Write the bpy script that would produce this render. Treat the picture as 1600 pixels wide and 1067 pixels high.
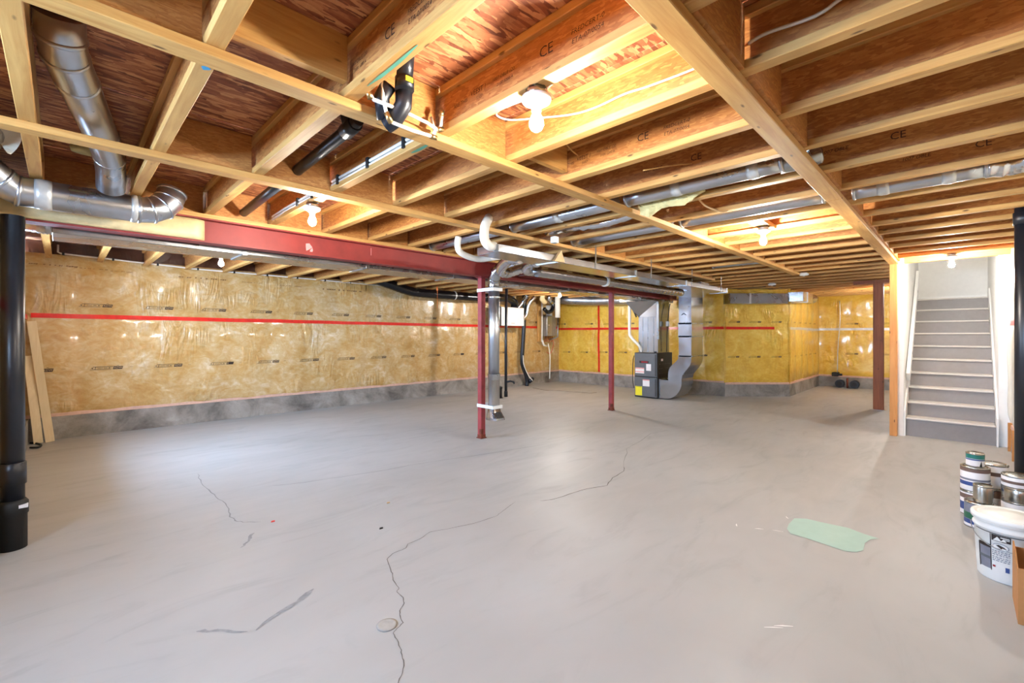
import bpy, bmesh, math, random
from mathutils import Vector, Matrix, noise
random.seed(7)
for o in list(bpy.data.objects): bpy.data.objects.remove(o)
scene = bpy.context.scene
COL = scene.collection
PI = math.pi

# ------------------------------------------------------------------ camera
cam_d = bpy.data.cameras.new('camera'); cam = bpy.data.objects.new('camera', cam_d); COL.objects.link(cam)
cam_d.sensor_width = 36.0
cam_d.lens = 36.0 * 702.0 / 1600.0
cam_d.shift_y = (523.0 - 533.5) / 1600.0
cam_d.clip_start = 0.02
cam.location = (0, 0, 1.4)
cam.rotation_euler = (PI / 2, 0, math.radians(44.9 - 90.0))
scene.camera = cam

# ------------------------------------------------------------------ world and daylight
world = bpy.data.worlds.new('sky'); scene.world = world; world.use_nodes = True
bg = world.node_tree.nodes['Background']
bg.inputs[0].default_value = (0.50, 0.70, 1.0, 1); bg.inputs[1].default_value = 125.0
def portal(loc, rot, sx, sy):
    d = bpy.data.lights.new('window_portal', 'AREA'); d.shape = 'RECTANGLE'; d.size = sx; d.size_y = sy
    d.cycles.is_portal = True
    o = bpy.data.objects.new('window_portal', d); COL.objects.link(o); o.location = loc; o.rotation_euler = rot
WINDOWS = [  # each window: wall plane x, y0, y1, z0, z1
    (-0.33, 5.30, 7.15, 1.48, 2.02), (-1.75, 0.9, 2.5, 1.62, 2.1)]
for (wx, y0, y1, z0, z1) in WINDOWS:
    portal((wx - 0.17, (y0 + y1) / 2, (z0 + z1) / 2), (0, -PI / 2, 0), z1 - z0, y1 - y0)
BULB = 2000.0
scene.view_settings.view_transform = 'Standard'
scene.view_settings.look = 'None'
scene.view_settings.exposure = 0.27
scene.view_settings.gamma = 1.0
scene.view_settings.use_curve_mapping = False

# ------------------------------------------------------------------ helpers: colour and materials
def srgb(r, g, b):
    f = lambda c: c / 12.92 if c <= 0.04045 else ((c + 0.055) / 1.055) ** 2.4
    return (f(r / 255), f(g / 255), f(b / 255), 1)
class NT:
    def __init__(s, name):
        s.m = bpy.data.materials.new(name); s.m.use_nodes = True
        s.t = s.m.node_tree; s.n = s.t.nodes; s.l = s.t.links
        s.b = s.n['Principled BSDF']
    def node(s, t, **k):
        n = s.n.new(t)
        for a, v in k.items(): setattr(n, a, v)
        return n
    def link(s, a, b): s.l.new(a, b)
    def coords(s, scale=(1, 1, 1), rnd=True, rot=(0, 0, 0)):
        tc = s.node('ShaderNodeTexCoord'); mp = s.node('ShaderNodeMapping')
        mp.inputs['Scale'].default_value = scale; mp.inputs['Rotation'].default_value = rot
        if rnd:
            oi = s.node('ShaderNodeObjectInfo'); mu = s.node('ShaderNodeVectorMath', operation='SCALE')
            cb = s.node('ShaderNodeCombineXYZ')
            for i in range(3): s.link(oi.outputs['Random'], cb.inputs[i])
            s.link(cb.outputs[0], mu.inputs[0]); mu.inputs['Scale'].default_value = 37.0
            ad = s.node('ShaderNodeVectorMath', operation='ADD')
            s.link(tc.outputs['Object'], ad.inputs[0]); s.link(mu.outputs[0], ad.inputs[1])
            s.link(ad.outputs[0], mp.inputs['Vector'])
        else:
            s.link(tc.outputs['Object'], mp.inputs['Vector'])
        return mp.outputs[0]
    def noise(s, vec, scale, detail=4, rough=0.6, dist=0.0):
        n = s.node('ShaderNodeTexNoise'); s.link(vec, n.inputs['Vector'])
        n.inputs['Scale'].default_value = scale; n.inputs['Detail'].default_value = detail
        n.inputs['Roughness'].default_value = rough; n.inputs['Distortion'].default_value = dist
        return n.outputs['Fac']
    def ramp(s, fac, stops, interp='LINEAR'):
        r = s.node('ShaderNodeValToRGB'); r.color_ramp.interpolation = interp
        e = r.color_ramp.elements
        while len(e) < len(stops): e.new(0.5)
        for i, (p, c) in enumerate(stops): e[i].position = p; e[i].color = c
        s.link(fac, r.inputs[0]); return r.outputs[0]
    def mix(s, fac, a, b, mode='MIX'):
        m = s.node('ShaderNodeMix', data_type='RGBA', blend_type=mode)
        if isinstance(fac, (int, float)): m.inputs[0].default_value = fac
        else: s.link(fac, m.inputs[0])
        for i, v in ((6, a), (7, b)):
            if isinstance(v, tuple): m.inputs[i].default_value = v
            else: s.link(v, m.inputs[i])
        return m.outputs[2]
    def math(s, op, a, b=0.0, c=None):
        m = s.node('ShaderNodeMath', operation=op)
        for i, v in enumerate((a, b) if c is None else (a, b, c)):
            if isinstance(v, (int, float)): m.inputs[i].default_value = v
            else: s.link(v, m.inputs[i])
        return m.outputs[0]
    def bump(s, h, strength=0.3, dist=0.01):
        b = s.node('ShaderNodeBump'); b.inputs['Strength'].default_value = strength
        b.inputs['Distance'].default_value = dist
        s.link(h, b.inputs['Height']); s.link(b.outputs[0], s.b.inputs['Normal'])
    def set(s, color=None, rough=None, metal=None, **k):
        for nm, v in (('Base Color', color), ('Roughness', rough), ('Metallic', metal)):
            if v is None: continue
            if isinstance(v, (int, float, tuple)): s.b.inputs[nm].default_value = v
            else: s.link(v, s.b.inputs[nm])
        for a, v in k.items(): s.b.inputs[a.replace('_', ' ')].default_value = v
        return s.m
M = {}
def plain(name, c, rough=0.5, metal=0.0, var=0.12, scale=14, **k):
    t = NT(name); v = t.coords()
    f = t.noise(v, scale, 3)
    d = tuple(x * (1 - var) for x in c[:3]) + (1,); l = tuple(min(1, x * (1 + var)) for x in c[:3]) + (1,)
    M[name] = t.set(t.ramp(f, [(0.3, d), (0.7, l)]), rough, metal, **k)
def wood(name, axis, a, b, knots=True, rough=0.6):
    t = NT(name); sc = [9.0, 9.0, 9.0]; sc[axis] = 0.55
    v = t.coords(tuple(sc)); g = t.noise(v, 3.2, 5, 0.62, 0.8)
    v2 = t.coords((1, 1, 1)); lo = t.noise(v2, 1.7, 2)
    col = t.ramp(g, [(0.28, a), (0.5, tuple((x + y) / 2 for x, y in zip(a, b))), (0.75, b)])
    dk = tuple(x * 0.72 for x in a[:3]) + (1,)
    col = t.mix(t.ramp(lo, [(0.35, (0, 0, 0, 1)), (0.75, (0.55, 0.55, 0.55, 1))]), col, dk)
    if knots:
        sk = [16.0, 16.0, 16.0]; sk[axis] = 5.0
        vo = t.node('ShaderNodeTexVoronoi'); t.link(t.coords(tuple(sk)), vo.inputs['Vector']); vo.inputs['Scale'].default_value = 1.0
        kn = t.ramp(vo.outputs['Distance'], [(0.06, (1, 1, 1, 1)), (0.13, (0, 0, 0, 1))])
        col = t.mix(kn, col, tuple(x * 0.3 for x in a[:3]) + (1,))
    t.bump(g, 0.25, 0.002)
    M[name] = t.set(col, rough)
PINE_A, PINE_B = srgb(186, 132, 66), srgb(222, 178, 106)
for i, ax in enumerate('xyz'):
    wood('pine_' + ax, i, PINE_A, PINE_B)
wood('stud_z', 2, srgb(196, 128, 62), srgb(222, 160, 92))
wood('dark_post', 2, srgb(120, 62, 30), srgb(164, 94, 50))
wood('new_board', 2, srgb(214, 192, 150), srgb(232, 214, 176), knots=False)
def osb(name, stops, scale, flat):
    t = NT(name)
    outs = []
    for k, (rot, st) in enumerate(((0.12, 1.0), (0.62, 1.2)) if flat == 'z' else ((0.5, 1.0), (2.0, 1.37))):
        sc = [1.0, 1.0, 1.0]
        if flat == 'z': sc = [1.0, 4.6, 1.0]; r = (0, 0, rot)
        else: sc = [1.0, 1.0, 4.2]; r = (rot, 0, 0)
        v = t.coords(tuple(sc), rot=r)
        wv = t.node('ShaderNodeTexNoise'); t.link(v, wv.inputs['Vector']); wv.inputs['Scale'].default_value = 9.0
        vm = t.node('ShaderNodeVectorMath', operation='MULTIPLY_ADD'); t.link(wv.outputs['Color'], vm.inputs[0])
        vm.inputs[1].default_value = (0.09, 0.09, 0.09); t.link(v, vm.inputs[2])
        vo = t.node('ShaderNodeTexVoronoi'); t.link(vm.outputs[0], vo.inputs['Vector'])
        vo.inputs['Scale'].default_value = scale * st
        sp = t.node('ShaderNodeSeparateColor'); t.link(vo.outputs['Color'], sp.inputs[0])
        outs.append((sp.outputs[0], sp.outputs[1]))
    sel = t.math('GREATER_THAN', outs[1][1], 0.45)
    m = t.node('ShaderNodeMix'); t.link(sel, m.inputs[0]); t.link(outs[0][0], m.inputs[2]); t.link(outs[1][0], m.inputs[3])
    fine = t.noise(t.coords((1, 1, 1)), 60, 3)
    val = t.math('ADD', t.math('MULTIPLY', m.outputs[0], 0.8), t.math('MULTIPLY', fine, 0.25))
    t.bump(m.outputs[0], 0.35, 0.002)
    M[name] = t.set(t.ramp(val, stops), 0.62)
osb('osb_web', [(0.1, srgb(158, 98, 46)), (0.4, srgb(170, 110, 54)), (0.7, srgb(182, 122, 62)), (1.0, srgb(198, 142, 76))], 20, 'x')
osb('osb_block', [(0.1, srgb(170, 110, 54)), (0.4, srgb(180, 120, 60)), (0.7, srgb(190, 132, 68)), (1.0, srgb(202, 146, 80))], 26, 'x')
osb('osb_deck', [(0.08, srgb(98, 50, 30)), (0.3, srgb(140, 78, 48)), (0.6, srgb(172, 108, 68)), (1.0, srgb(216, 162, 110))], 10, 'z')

def concrete_floor():
    t = NT('concrete_floor'); v = t.coords((1, 1, 1), False)
    big = t.noise(v, 0.45, 5, 0.55, 0.6); mid = t.noise(t.coords((0.8, 2.6, 1), False), 1.6, 5, 0.6, 1.2); fine = t.noise(v, 42, 3)
    c = t.ramp(big, [(0.3, srgb(160, 159, 155)), (0.55, srgb(171, 170, 167)), (0.75, srgb(177, 177, 174))])
    c = t.mix(t.ramp(mid, [(0.55, (0, 0, 0, 1)), (0.75, (0.35, 0.35, 0.35, 1))]), c, srgb(143, 141, 137))
    c = t.mix(t.ramp(fine, [(0.7, (0, 0, 0, 1)), (0.85, (0.4, 0.4, 0.4, 1))]), c, srgb(130, 127, 122))
    t.bump(mid, 0.06, 0.01)
    M['concrete_floor'] = t.set(c, t.ramp(mid, [(0.3, (0.42,) * 3 + (1,)), (0.7, (0.6,) * 3 + (1,))]))
concrete_floor()
def curb_mat():
    t = NT('curb_concrete'); v = t.coords((1, 1, 1))
    a = t.noise(v, 2.2, 6, 0.65, 0.5); b = t.noise(v, 25, 4)
    c = t.ramp(a, [(0.3, srgb(92, 86, 80)), (0.5, srgb(138, 132, 124)), (0.7, srgb(168, 162, 154))])
    c = t.mix(t.ramp(b, [(0.6, (0, 0, 0, 1)), (0.8, (0.5, 0.5, 0.5, 1))]), c, srgb(72, 66, 60))
    t.bump(b, 0.5, 0.01); M['curb_concrete'] = t.set(c, 0.85)
curb_mat()
def poly(name, stops, streak=1.0):
    t = NT(name); v = t.coords((1, 1, 1))
    a = t.noise(v, 2.2, 7, 0.66, 1.2); b = t.noise(t.coords((1, 1, 1.6)), 7, 5, 0.62, 1.4)
    f = t.math('ADD', t.math('MULTIPLY', a, 0.62), t.math('MULTIPLY', b, 0.38))
    c = t.ramp(f, stops)
    mask = t.ramp(t.noise(t.coords((1, 1, 1.3)), 1.6, 3, 0.5), [(0.48, (0, 0, 0, 1)), (0.64, (1, 1, 1, 1))])
    def ridge(sc, rot, scale, k):
        w = t.noise(t.coords(sc, rot=rot), scale, 2, 0.5, 1.6)
        r = t.math('SUBTRACT', 1.0, t.math('ABSOLUTE', t.math('MULTIPLY_ADD', w, 5.0, -2.5)))
        return t.math('MULTIPLY', t.math('MULTIPLY', t.math('MAXIMUM', r, 0.0), k), mask)
    h = t.math('ADD', ridge((4.5, 4.5, 1.1), (0, 0.6, 0), 1.1, 0.7 * streak), ridge((4, 4, 1.2), (0, -0.7, 0), 1.0, 0.6 * streak))
    w2 = t.noise(t.coords((2, 2, 2)), 1.3, 3, 0.5, 1.0)
    h = t.math('ADD', h, t.math('MULTIPLY', w2, 0.9))
    t.bump(h, 0.6, 0.032)
    M[name] = t.set(c, 0.36, Coat_Weight=0.6, Coat_Roughness=0.1, Specular_IOR_Level=0.55)
poly('poly_yellow', [(0.34, srgb(176, 130, 62)), (0.45, srgb(188, 150, 88)), (0.54, srgb(196, 166, 116)), (0.66, srgb(214, 196, 164))])
poly('poly_gold', [(0.34, srgb(208, 156, 46)), (0.46, srgb(220, 174, 60)), (0.56, srgb(228, 190, 78)), (0.7, srgb(236, 210, 118))])
poly('poly_clear', [(0.3, srgb(214, 206, 176)), (0.6, srgb(228, 224, 206)), (0.8, srgb(240, 238, 228))])
poly('poly_rim', [(0.3, srgb(58, 32, 22)), (0.6, srgb(98, 58, 40)), (0.8, srgb(128, 86, 60))])
def metal(name, c, rough, scale=6, bump=0.1):
    t = NT(name); v = t.coords((1, 1, 1)); a = t.noise(v, scale, 4, 0.6, 0.6)
    d = tuple(x * 0.82 for x in c[:3]) + (1,)
    t.bump(a, bump, 0.01)
    M[name] = t.set(t.ramp(a, [(0.3, d), (0.7, c)]), t.ramp(a, [(0.3, (rough * 0.8,) * 3 + (1,)), (0.7, (rough * 1.25,) * 3 + (1,))]), 1.0)
metal('galvanised', srgb(192, 195, 200), 0.19, 2.5, 0.02)
metal('galv_dull', srgb(172, 174, 174), 0.28, 2.5, 0.004)
metal('bright_galv', srgb(196, 198, 200), 0.09, 1.5, 0.006)
metal('round_galv', srgb(204, 208, 214), 0.31, 2.5, 0.01)
metal('foil', srgb(226, 228, 232), 0.22, 20, 0.2)
metal('tin', srgb(200, 196, 186), 0.25, 4, 0.02)
metal('brass', srgb(190, 160, 110), 0.3)
plain('silver_tape', srgb(206, 206, 202), 0.35, 0.5)
plain('red_steel', srgb(138, 44, 38), 0.55, var=0.16, scale=5)
plain('post_steel', srgb(148, 54, 54), 0.45, var=0.25, scale=9)
plain('red_tape', srgb(214, 36, 24), 0.3, var=0.15)
plain('black_abs', srgb(26, 28, 34), 0.35)
plain('black_dull', srgb(22, 22, 22), 0.6)
plain('black_poly', srgb(14, 15, 18), 0.22, var=0.3, scale=40)
plain('white_pvc', srgb(232, 228, 216), 0.35, var=0.04)
plain('white_plastic', srgb(226, 226, 222), 0.4, var=0.03)
plain('porcelain', srgb(244, 242, 236), 0.25, var=0.02)
plain('white_wall', srgb(236, 234, 230), 0.6, var=0.02)
plain('white_trim', srgb(242, 241, 238), 0.4, var=0.02)
plain('stair_riser', srgb(140, 135, 134), 0.55, var=0.05)
plain('stair_nose', srgb(196, 190, 184), 0.5, var=0.05)
plain('furnace_grey', srgb(92, 96, 100), 0.4, var=0.06)
plain('furnace_side', srgb(40, 36, 32), 0.5, var=0.1)
plain('label_red', srgb(150, 26, 34), 0.4)
plain('sticker_white', srgb(232, 226, 224), 0.5, var=0.03)
plain('sticker_pink', srgb(222, 150, 146), 0.5)
plain('sticker_yellow', srgb(238, 224, 40), 0.5, var=0.04)
plain('print_ink', srgb(40, 26, 20), 0.6)
plain('faint_ink', srgb(120, 84, 44), 0.6)
plain('joist_ink', srgb(62, 36, 18), 0.7)
plain('teal_mark', srgb(92, 158, 128), 0.7)
plain('blue_mark', srgb(56, 150, 190), 0.7)
plain('pink_foam', srgb(206, 168, 150), 0.8)
plain('wool', srgb(208, 196, 140), 0.9, var=0.15)
plain('mint', srgb(166, 196, 184), 0.5, var=0.03)
plain('crack_dark', srgb(104, 99, 93), 0.9)
plain('crack_faint', srgb(136, 135, 132), 0.9)
plain('scuff', srgb(143, 143, 142), 0.9, var=0.2, scale=30)
plain('plaster_cap', srgb(166, 161, 152), 0.8)
plain('cardboard', srgb(178, 124, 72), 0.75, var=0.08)
plain('label_blue', srgb(50, 72, 128), 0.4)
plain('label_green', srgb(40, 96, 70), 0.4)
plain('label_teal', srgb(28, 110, 100), 0.4)
plain('label_brown', srgb(112, 88, 78), 0.4)
plain('label_grey', srgb(120, 122, 134), 0.45)
plain('copper', srgb(160, 92, 60), 0.4, 0.8)
plain('heater_grey', srgb(142, 138, 132), 0.35, 0.4)
plain('orange_strap', srgb(232, 120, 40), 0.5)
plain('debris_red', srgb(214, 70, 60), 0.6)
plain('debris_tan', srgb(206, 170, 120), 0.6)
plain('foil_insul', srgb(226, 202, 150), 0.55, var=0.12)
plain('rust', srgb(110, 48, 28), 0.8, var=0.5, scale=20)
plain('grey_box', srgb(130, 124, 112), 0.5)
def emis(name, c, s):
    t = NT(name); t.b.inputs['Emission Color'].default_value = c; t.b.inputs['Emission Strength'].default_value = s
    M[name] = t.set((1, 1, 1, 1), 0.5)
for i_, k_ in enumerate((0.68, 0.62, 0.40, 1.35, 0.9, 1.6, 1.1, 0.13)): emis('bulb_glow_%d' % i_, (1.0, 0.94, 0.85, 1), BULB * k_)
def glass():
    t = NT('window_glass'); tr = t.node('ShaderNodeBsdfTransparent'); tr.inputs[0].default_value = (0.94, 0.97, 1, 1)
    gl = t.node('ShaderNodeBsdfGlossy'); gl.inputs['Roughness'].default_value = 0.03
    mx = t.node('ShaderNodeMixShader'); mx.inputs[0].default_value = 0.06
    t.link(tr.outputs[0], mx.inputs[1]); t.link(gl.outputs[0], mx.inputs[2])
    t.link(mx.outputs[0], t.n['Material Output'].inputs['Surface']); M['window_glass'] = t.m
glass()

# ------------------------------------------------------------------ helpers: meshes
class B:
    """collects geometry of ONE mesh in world coordinates"""
    def __init__(s): s.bm = bmesh.new()
    def quad(s, pts):
        return s.bm.faces.new([s.bm.verts.new(p) for p in pts])
    def box(s, x0, x1, y0, y1, z0, z1, bevel=0.0):
        r = bmesh.ops.create_cube(s.bm, size=1.0)
        for v in r['verts']:
            v.co = Vector(((x0 + x1) / 2 + v.co.x * (x1 - x0), (y0 + y1) / 2 + v.co.y * (y1 - y0), (z0 + z1) / 2 + v.co.z * (z1 - z0)))
        if bevel:
            es = list({e for v in r['verts'] for e in v.link_edges})
            bmesh.ops.bevel(s.bm, geom=es, offset=bevel, segments=1, affect='EDGES')
        return s
    def beam(s, p, q, w, h, up=(0, 0, 1)):
        """rectangular bar from p to q, w across, h along up"""
        p, q = Vector(p), Vector(q); d = (q - p).normalized(); u = Vector(up); r = d.cross(u)
        if r.length < 1e-4: r = d.cross(Vector((1, 0, 0)))
        r.normalize(); u = r.cross(d).normalized()
        a = [p + r * sx * w / 2 + u * sy * h / 2 for sx, sy in ((-1, -1), (1, -1), (1, 1), (-1, 1))]
        b = [v + (q - p) for v in a]
        A = [s.bm.verts.new(v) for v in a]; Bv = [s.bm.verts.new(v) for v in b]
        s.bm.faces.new(A[::-1]); s.bm.faces.new(Bv)
        for i in range(4): s.bm.faces.new((A[i], A[(i + 1) % 4], Bv[(i + 1) % 4], Bv[i]))
        return s
    def tube(s, pts, r, seg=12, cap=True):
        pts = [Vector(p) for p in pts]; n = len(pts)
        rs = r if isinstance(r, (list, tuple)) else [r] * n
        rings = []; ref = None
        for i, p in enumerate(pts):
            t = (pts[min(i + 1, n - 1)] - pts[max(i - 1, 0)]).normalized()
            if ref is None:
                ref = t.cross(Vector((0, 0, 1)))
                if ref.length < 1e-3: ref = t.cross(Vector((1, 0, 0)))
            ref = (ref - t * ref.dot(t)).normalized(); bt = t.cross(ref)
            rings.append([s.bm.verts.new(p + (ref * math.cos(2 * PI * k / seg) + bt * math.sin(2 * PI * k / seg)) * rs[i]) for k in range(seg)])
        for a, b in zip(rings, rings[1:]):
            for k in range(seg): s.bm.faces.new((a[k], a[(k + 1) % seg], b[(k + 1) % seg], b[k])).smooth = True
        if cap: s.bm.faces.new(rings[0][::-1]); s.bm.faces.new(rings[-1])
        return s
    def lathe(s, prof, c=(0, 0, 0), seg=20, cap=True):
        rings = [[s.bm.verts.new((c[0] + r * math.cos(2 * PI * k / seg), c[1] + r * math.sin(2 * PI * k / seg), c[2] + z)) for k in range(seg)] for r, z in prof]
        for a, b in zip(rings, rings[1:]):
            for k in range(seg): s.bm.faces.new((a[k], a[(k + 1) % seg], b[(k + 1) % seg], b[k])).smooth = True
        if cap: s.bm.faces.new(rings[0][::-1]); s.bm.faces.new(rings[-1])
        return s
    def prism(s, poly, d):
        """extrude polygon points (3D) by vector d"""
        d = Vector(d); a = [s.bm.verts.new(p) for p in poly]; b = [s.bm.verts.new(Vector(p) + d) for p in poly]
        s.bm.faces.new(a[::-1]); s.bm.faces.new(b)
        for i in range(len(a)): s.bm.faces.new((a[i], a[(i + 1) % len(a)], b[(i + 1) % len(a)], b[i]))
        return s
    def loft(s, secs, cap=True):
        rings = [[s.bm.verts.new(p) for p in r] for r in secs]; n = len(rings[0])
        for a, b in zip(rings, rings[1:]):
            for k in range(n): s.bm.faces.new((a[k], a[(k + 1) % n], b[(k + 1) % n], b[k]))
        if cap: s.bm.faces.new(rings[0][::-1]); s.bm.faces.new(rings[-1])
        return s
    def mesh(s, name, o=(0, 0, 0), fix=True):
        if fix: bmesh.ops.recalc_face_normals(s.bm, faces=s.bm.faces)
        if any(o): bmesh.ops.translate(s.bm, verts=s.bm.verts, vec=-Vector(o))
        me = bpy.data.meshes.new(name); s.bm.to_mesh(me); s.bm.free(); return me
def wpos(o):
    p = Vector(o.location)
    while o.parent: o = o.parent; p += o.location
    return p
def link(name, me, mat, parent=None, loc=(0, 0, 0)):
    o = bpy.data.objects.new(name, me); COL.objects.link(o); o.location = loc
    if mat and not me.materials: me.materials.append(M[mat])
    if parent: o.parent = parent
    return o
def part(name, b, mat, parent, fix=True):
    """mesh child with vertices given in world coordinates"""
    return link(name, b.mesh(name, tuple(wpos(parent)), fix), mat, parent)
def tag(o, label, cat, group=None):
    o['label'] = label; o['category'] = cat
    if group: o['group'] = group
    return o
def thing(name, loc, label, cat, group=None):
    o = bpy.data.objects.new(name, None); COL.objects.link(o); o.location = loc; o.empty_display_size = 0.1
    return tag(o, label, cat, group)
def solo(name, b, mat, label, cat, group=None, origin=None):
    if origin is None:
        cs = [v.co for v in b.bm.verts]
        origin = (sum(c.x for c in cs) / len(cs), sum(c.y for c in cs) / len(cs), min(c.z for c in cs))
    return tag(link(name, b.mesh(name, origin), mat, None, origin), label, cat, group)
def struct(name, b, mat, fix=True):
    o = link(name, b.mesh(name, (0, 0, 0), fix), mat); o['kind'] = 'structure'; return o
def smooth_path(ctrl, n=8):
    """Catmull-Rom through the control points"""
    c = [Vector(p) for p in ctrl]; c = [c[0] * 2 - c[1]] + c + [c[-1] * 2 - c[-2]]; out = []
    for i in range(1, len(c) - 2):
        for k in range(n):
            t = k / n; a, b, d, e = c[i - 1], c[i], c[i + 1], c[i + 2]
            out.append(0.5 * ((2 * b) + (d - a) * t + (2 * a - 5 * b + 4 * d - e) * t * t + (3 * b - a - 3 * d + e) * t ** 3))
    out.append(c[-2]); return out
_text = {}
def text_poly(s, size, shear=0.0):
    """flat text as (verts2d, faces)"""
    key = (s, size, shear)
    if key not in _text:
        cu = bpy.data.curves.new('t', 'FONT'); cu.body = s; cu.size = size; cu.shear = shear; cu.resolution_u = 2
        cu.align_x = 'CENTER'; cu.align_y = 'CENTER'
        o = bpy.data.objects.new('t', cu); COL.objects.link(o)
        dg = bpy.context.evaluated_depsgraph_get(); me = bpy.data.meshes.new_from_object(o.evaluated_get(dg))
        _text[key] = ([(v.co.x, v.co.y) for v in me.vertices], [tuple(p.vertices) for p in me.polygons])
        bpy.data.objects.remove(o); bpy.data.curves.remove(cu); bpy.data.meshes.remove(me)
    return _text[key]
def flat_mark(b, f, text=None, size=0.1, rects=(), at=(0, 0), shear=0.0):
    """add text / rectangles given in 2D, mapped to 3D by f(u, v)"""
    if text:
        vs, fs = text_poly(text, size, shear); vv = [b.bm.verts.new(f(at[0] + x, at[1] + y)) for x, y in vs]
        for q in fs:
            try: b.bm.faces.new([vv[i] for i in q])
            except ValueError: pass
    for r in rects: b.bm.faces.new([b.bm.verts.new(f(at[0] + x, at[1] + y)) for x, y in r])
def rect(x0, x1, y0, y1, k=0.0): return [(x0, y0), (x1, y0), (x1 + k, y1), (x0 + k, y1)]

# ================================================================== STRUCTURE
XN, YN = -1.75, -1.65         # near walls behind the camera
XL, YL = -0.33, 8.62          # window wall, long left wall
XB, XA = 10.66, 14.75         # furnace wall, alcove end wall
YR = -0.47                    # right wall
ZJ, ZT = 2.42, 2.66           # joist undersides, subfloor underside

# ---- floor
floor = struct('floor', B().prism([(XN, YN, -0.12), (2.3, YN, -0.12), (2.3, YR - 0.2, -0.12), (XA + 0.1, YR - 0.2, -0.12), (XA + 0.1, 3.0, -0.12), (XB + 0.2, 4.0, -0.12), (XB + 0.2, YL + 0.15, -0.12), (XL - 0.2, YL + 0.15, -0.12), (XL - 0.2, 4.2, -0.12), (XN, 4.2, -0.12)], (0, 0, 0.12)), 'concrete_floor')
def floor_line(name, pts, w, mat, z=0.0012):
    b = B(); pts = [Vector((p[0], p[1], z)) for p in pts]; L, R = [], []
    for i, p in enumerate(pts):
        d = (pts[min(i + 1, len(pts) - 1)] - pts[max(i - 1, 0)]); n = Vector((-d.y, d.x, 0)).normalized()
        ww = w * random.uniform(0.55, 1.2) / 2
        if i in (0, len(pts) - 1): ww *= 0.3
        L.append(b.bm.verts.new(p + n * ww)); R.append(b.bm.verts.new(p - n * ww))
    for i in range(len(pts) - 1): b.bm.faces.new((L[i], L[i + 1], R[i + 1], R[i]))
    return part(name, b, mat, floor)
def jag(pts, n=3, a=0.008):
    out = []
    for p, q in zip(pts, pts[1:]):
        for k in range(n):
            t = k / n; out.append((p[0] + (q[0] - p[0]) * t + random.uniform(-a, a) * (k > 0), p[1] + (q[1] - p[1]) * t + random.uniform(-a, a) * (k > 0)))
    return out + [pts[-1]]
floor_line('crack', jag([(4.21, 2.525), (4.08, 2.443), (3.81, 2.407), (3.58, 2.32), (3.38, 2.398), (3.145, 2.431), (2.934, 2.456), (2.849, 2.505)]), 0.008, 'crack_dark')
floor_line('crack', jag([(2.684, 2.636), (2.436, 2.556), (2.368, 2.533), (2.164, 2.554), (1.966, 2.614), (1.847, 2.662), (1.728, 2.62), (1.64, 2.617), (1.596, 2.574), (1.496, 2.569), (1.435, 2.53), (1.389, 2.409), (1.372, 2.356), (1.337, 2.291), (1.319, 2.198), (1.289, 2.168), (1.286, 2.099), (1.263, 2.052), (1.211, 2.011), (1.19, 1.97), (1.173, 1.915), (1.13, 1.9), (1.099, 1.882), (1.089, 1.831), (1.069, 1.769), (1.052, 1.728), (1.03, 1.675), (0.999, 1.636), (0.957, 1.6), (0.93, 1.53), (0.86, 1.45), (0.8, 1.3)], 3, 0.003), 0.0045, 'crack_dark')
floor_line('crack', jag([(0.971, 5.441), (0.95, 5.179), (0.936, 4.872), (0.948, 4.627), (0.959, 4.401), (0.952, 4.162), (0.914, 3.975), (0.924, 3.86), (0.959, 3.785), (1.056, 3.707)], 3, 0.012), 0.009, 'crack_faint')
floor_line('crack', jag([(1.381, 4.519), (1.574, 4.421), (1.761, 4.365), (2.001, 4.298), (2.352, 4.206), (2.638, 4.177), (3.3, 4.0), (4.4, 3.75)], 3, 0.01), 0.009, 'crack_faint')
floor_line('crack', jag([(4.21, 2.525), (4.9, 2.9), (5.9, 3.1), (7.0, 2.9)], 4, 0.02), 0.006, 'crack_faint')
for p, q, w in (((0.651, 2.36), (0.982, 2.522), 0.03), ((0.829, 3.345), (0.964, 3.53), 0.02), ((0.45, 2.55), (0.62, 2.38), 0.02)):
    floor_line('scuff_mark', jag([p, ((p[0] + q[0]) / 2 + 0.01, (p[1] + q[1]) / 2), q], 4, 0.012), w, 'scuff')
b = B(); b.lathe([(0.048, 0.0), (0.05, 0.004), (0.036, 0.006), (0.0301, 0.003)], (1.108, 1.955, 0.0), 18); part('drain_cap', b, 'plaster_cap', floor)
b = B(); b.bm.faces.new([b.bm.verts.new((x, y, 0.0022)) for x, y in [(3.945, 0.892), (3.999, 0.825), (4.006, 0.715), (4.023, 0.573), (3.98, 0.476), (3.96, 0.391), (3.905, 0.432), (3.809, 0.451), (3.675, 0.443), (3.61, 0.472), (3.577, 0.526), (3.596, 0.633), (3.616, 0.746), (3.623, 0.844), (3.695, 0.883), (3.799, 0.895)]])
bmesh.ops.triangulate(b.bm, faces=b.bm.faces)
solo('paint_patch', b, 'mint', 'pale mint green paint patch rolled onto the concrete floor', 'paint patch')
for k, (x, y, a, l) in enumerate([(3.506, 1.161, 0.4, .05), (3.554, 1.024, 2.2, .06), (3.61, 0.92, 1.9, .07), (3.923, 0.935, .6, .05), (2.404, 0.63, 2.3, .09), (2.45, 0.6, 2.3, .09)]):
    floor_line('paint_drip', [(x - l / 2 * math.cos(a), y - l / 2 * math.sin(a)), (x, y + .003), (x + l / 2 * math.cos(a), y + l / 2 * math.sin(a))], 0.009, 'white_wall')
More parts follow.
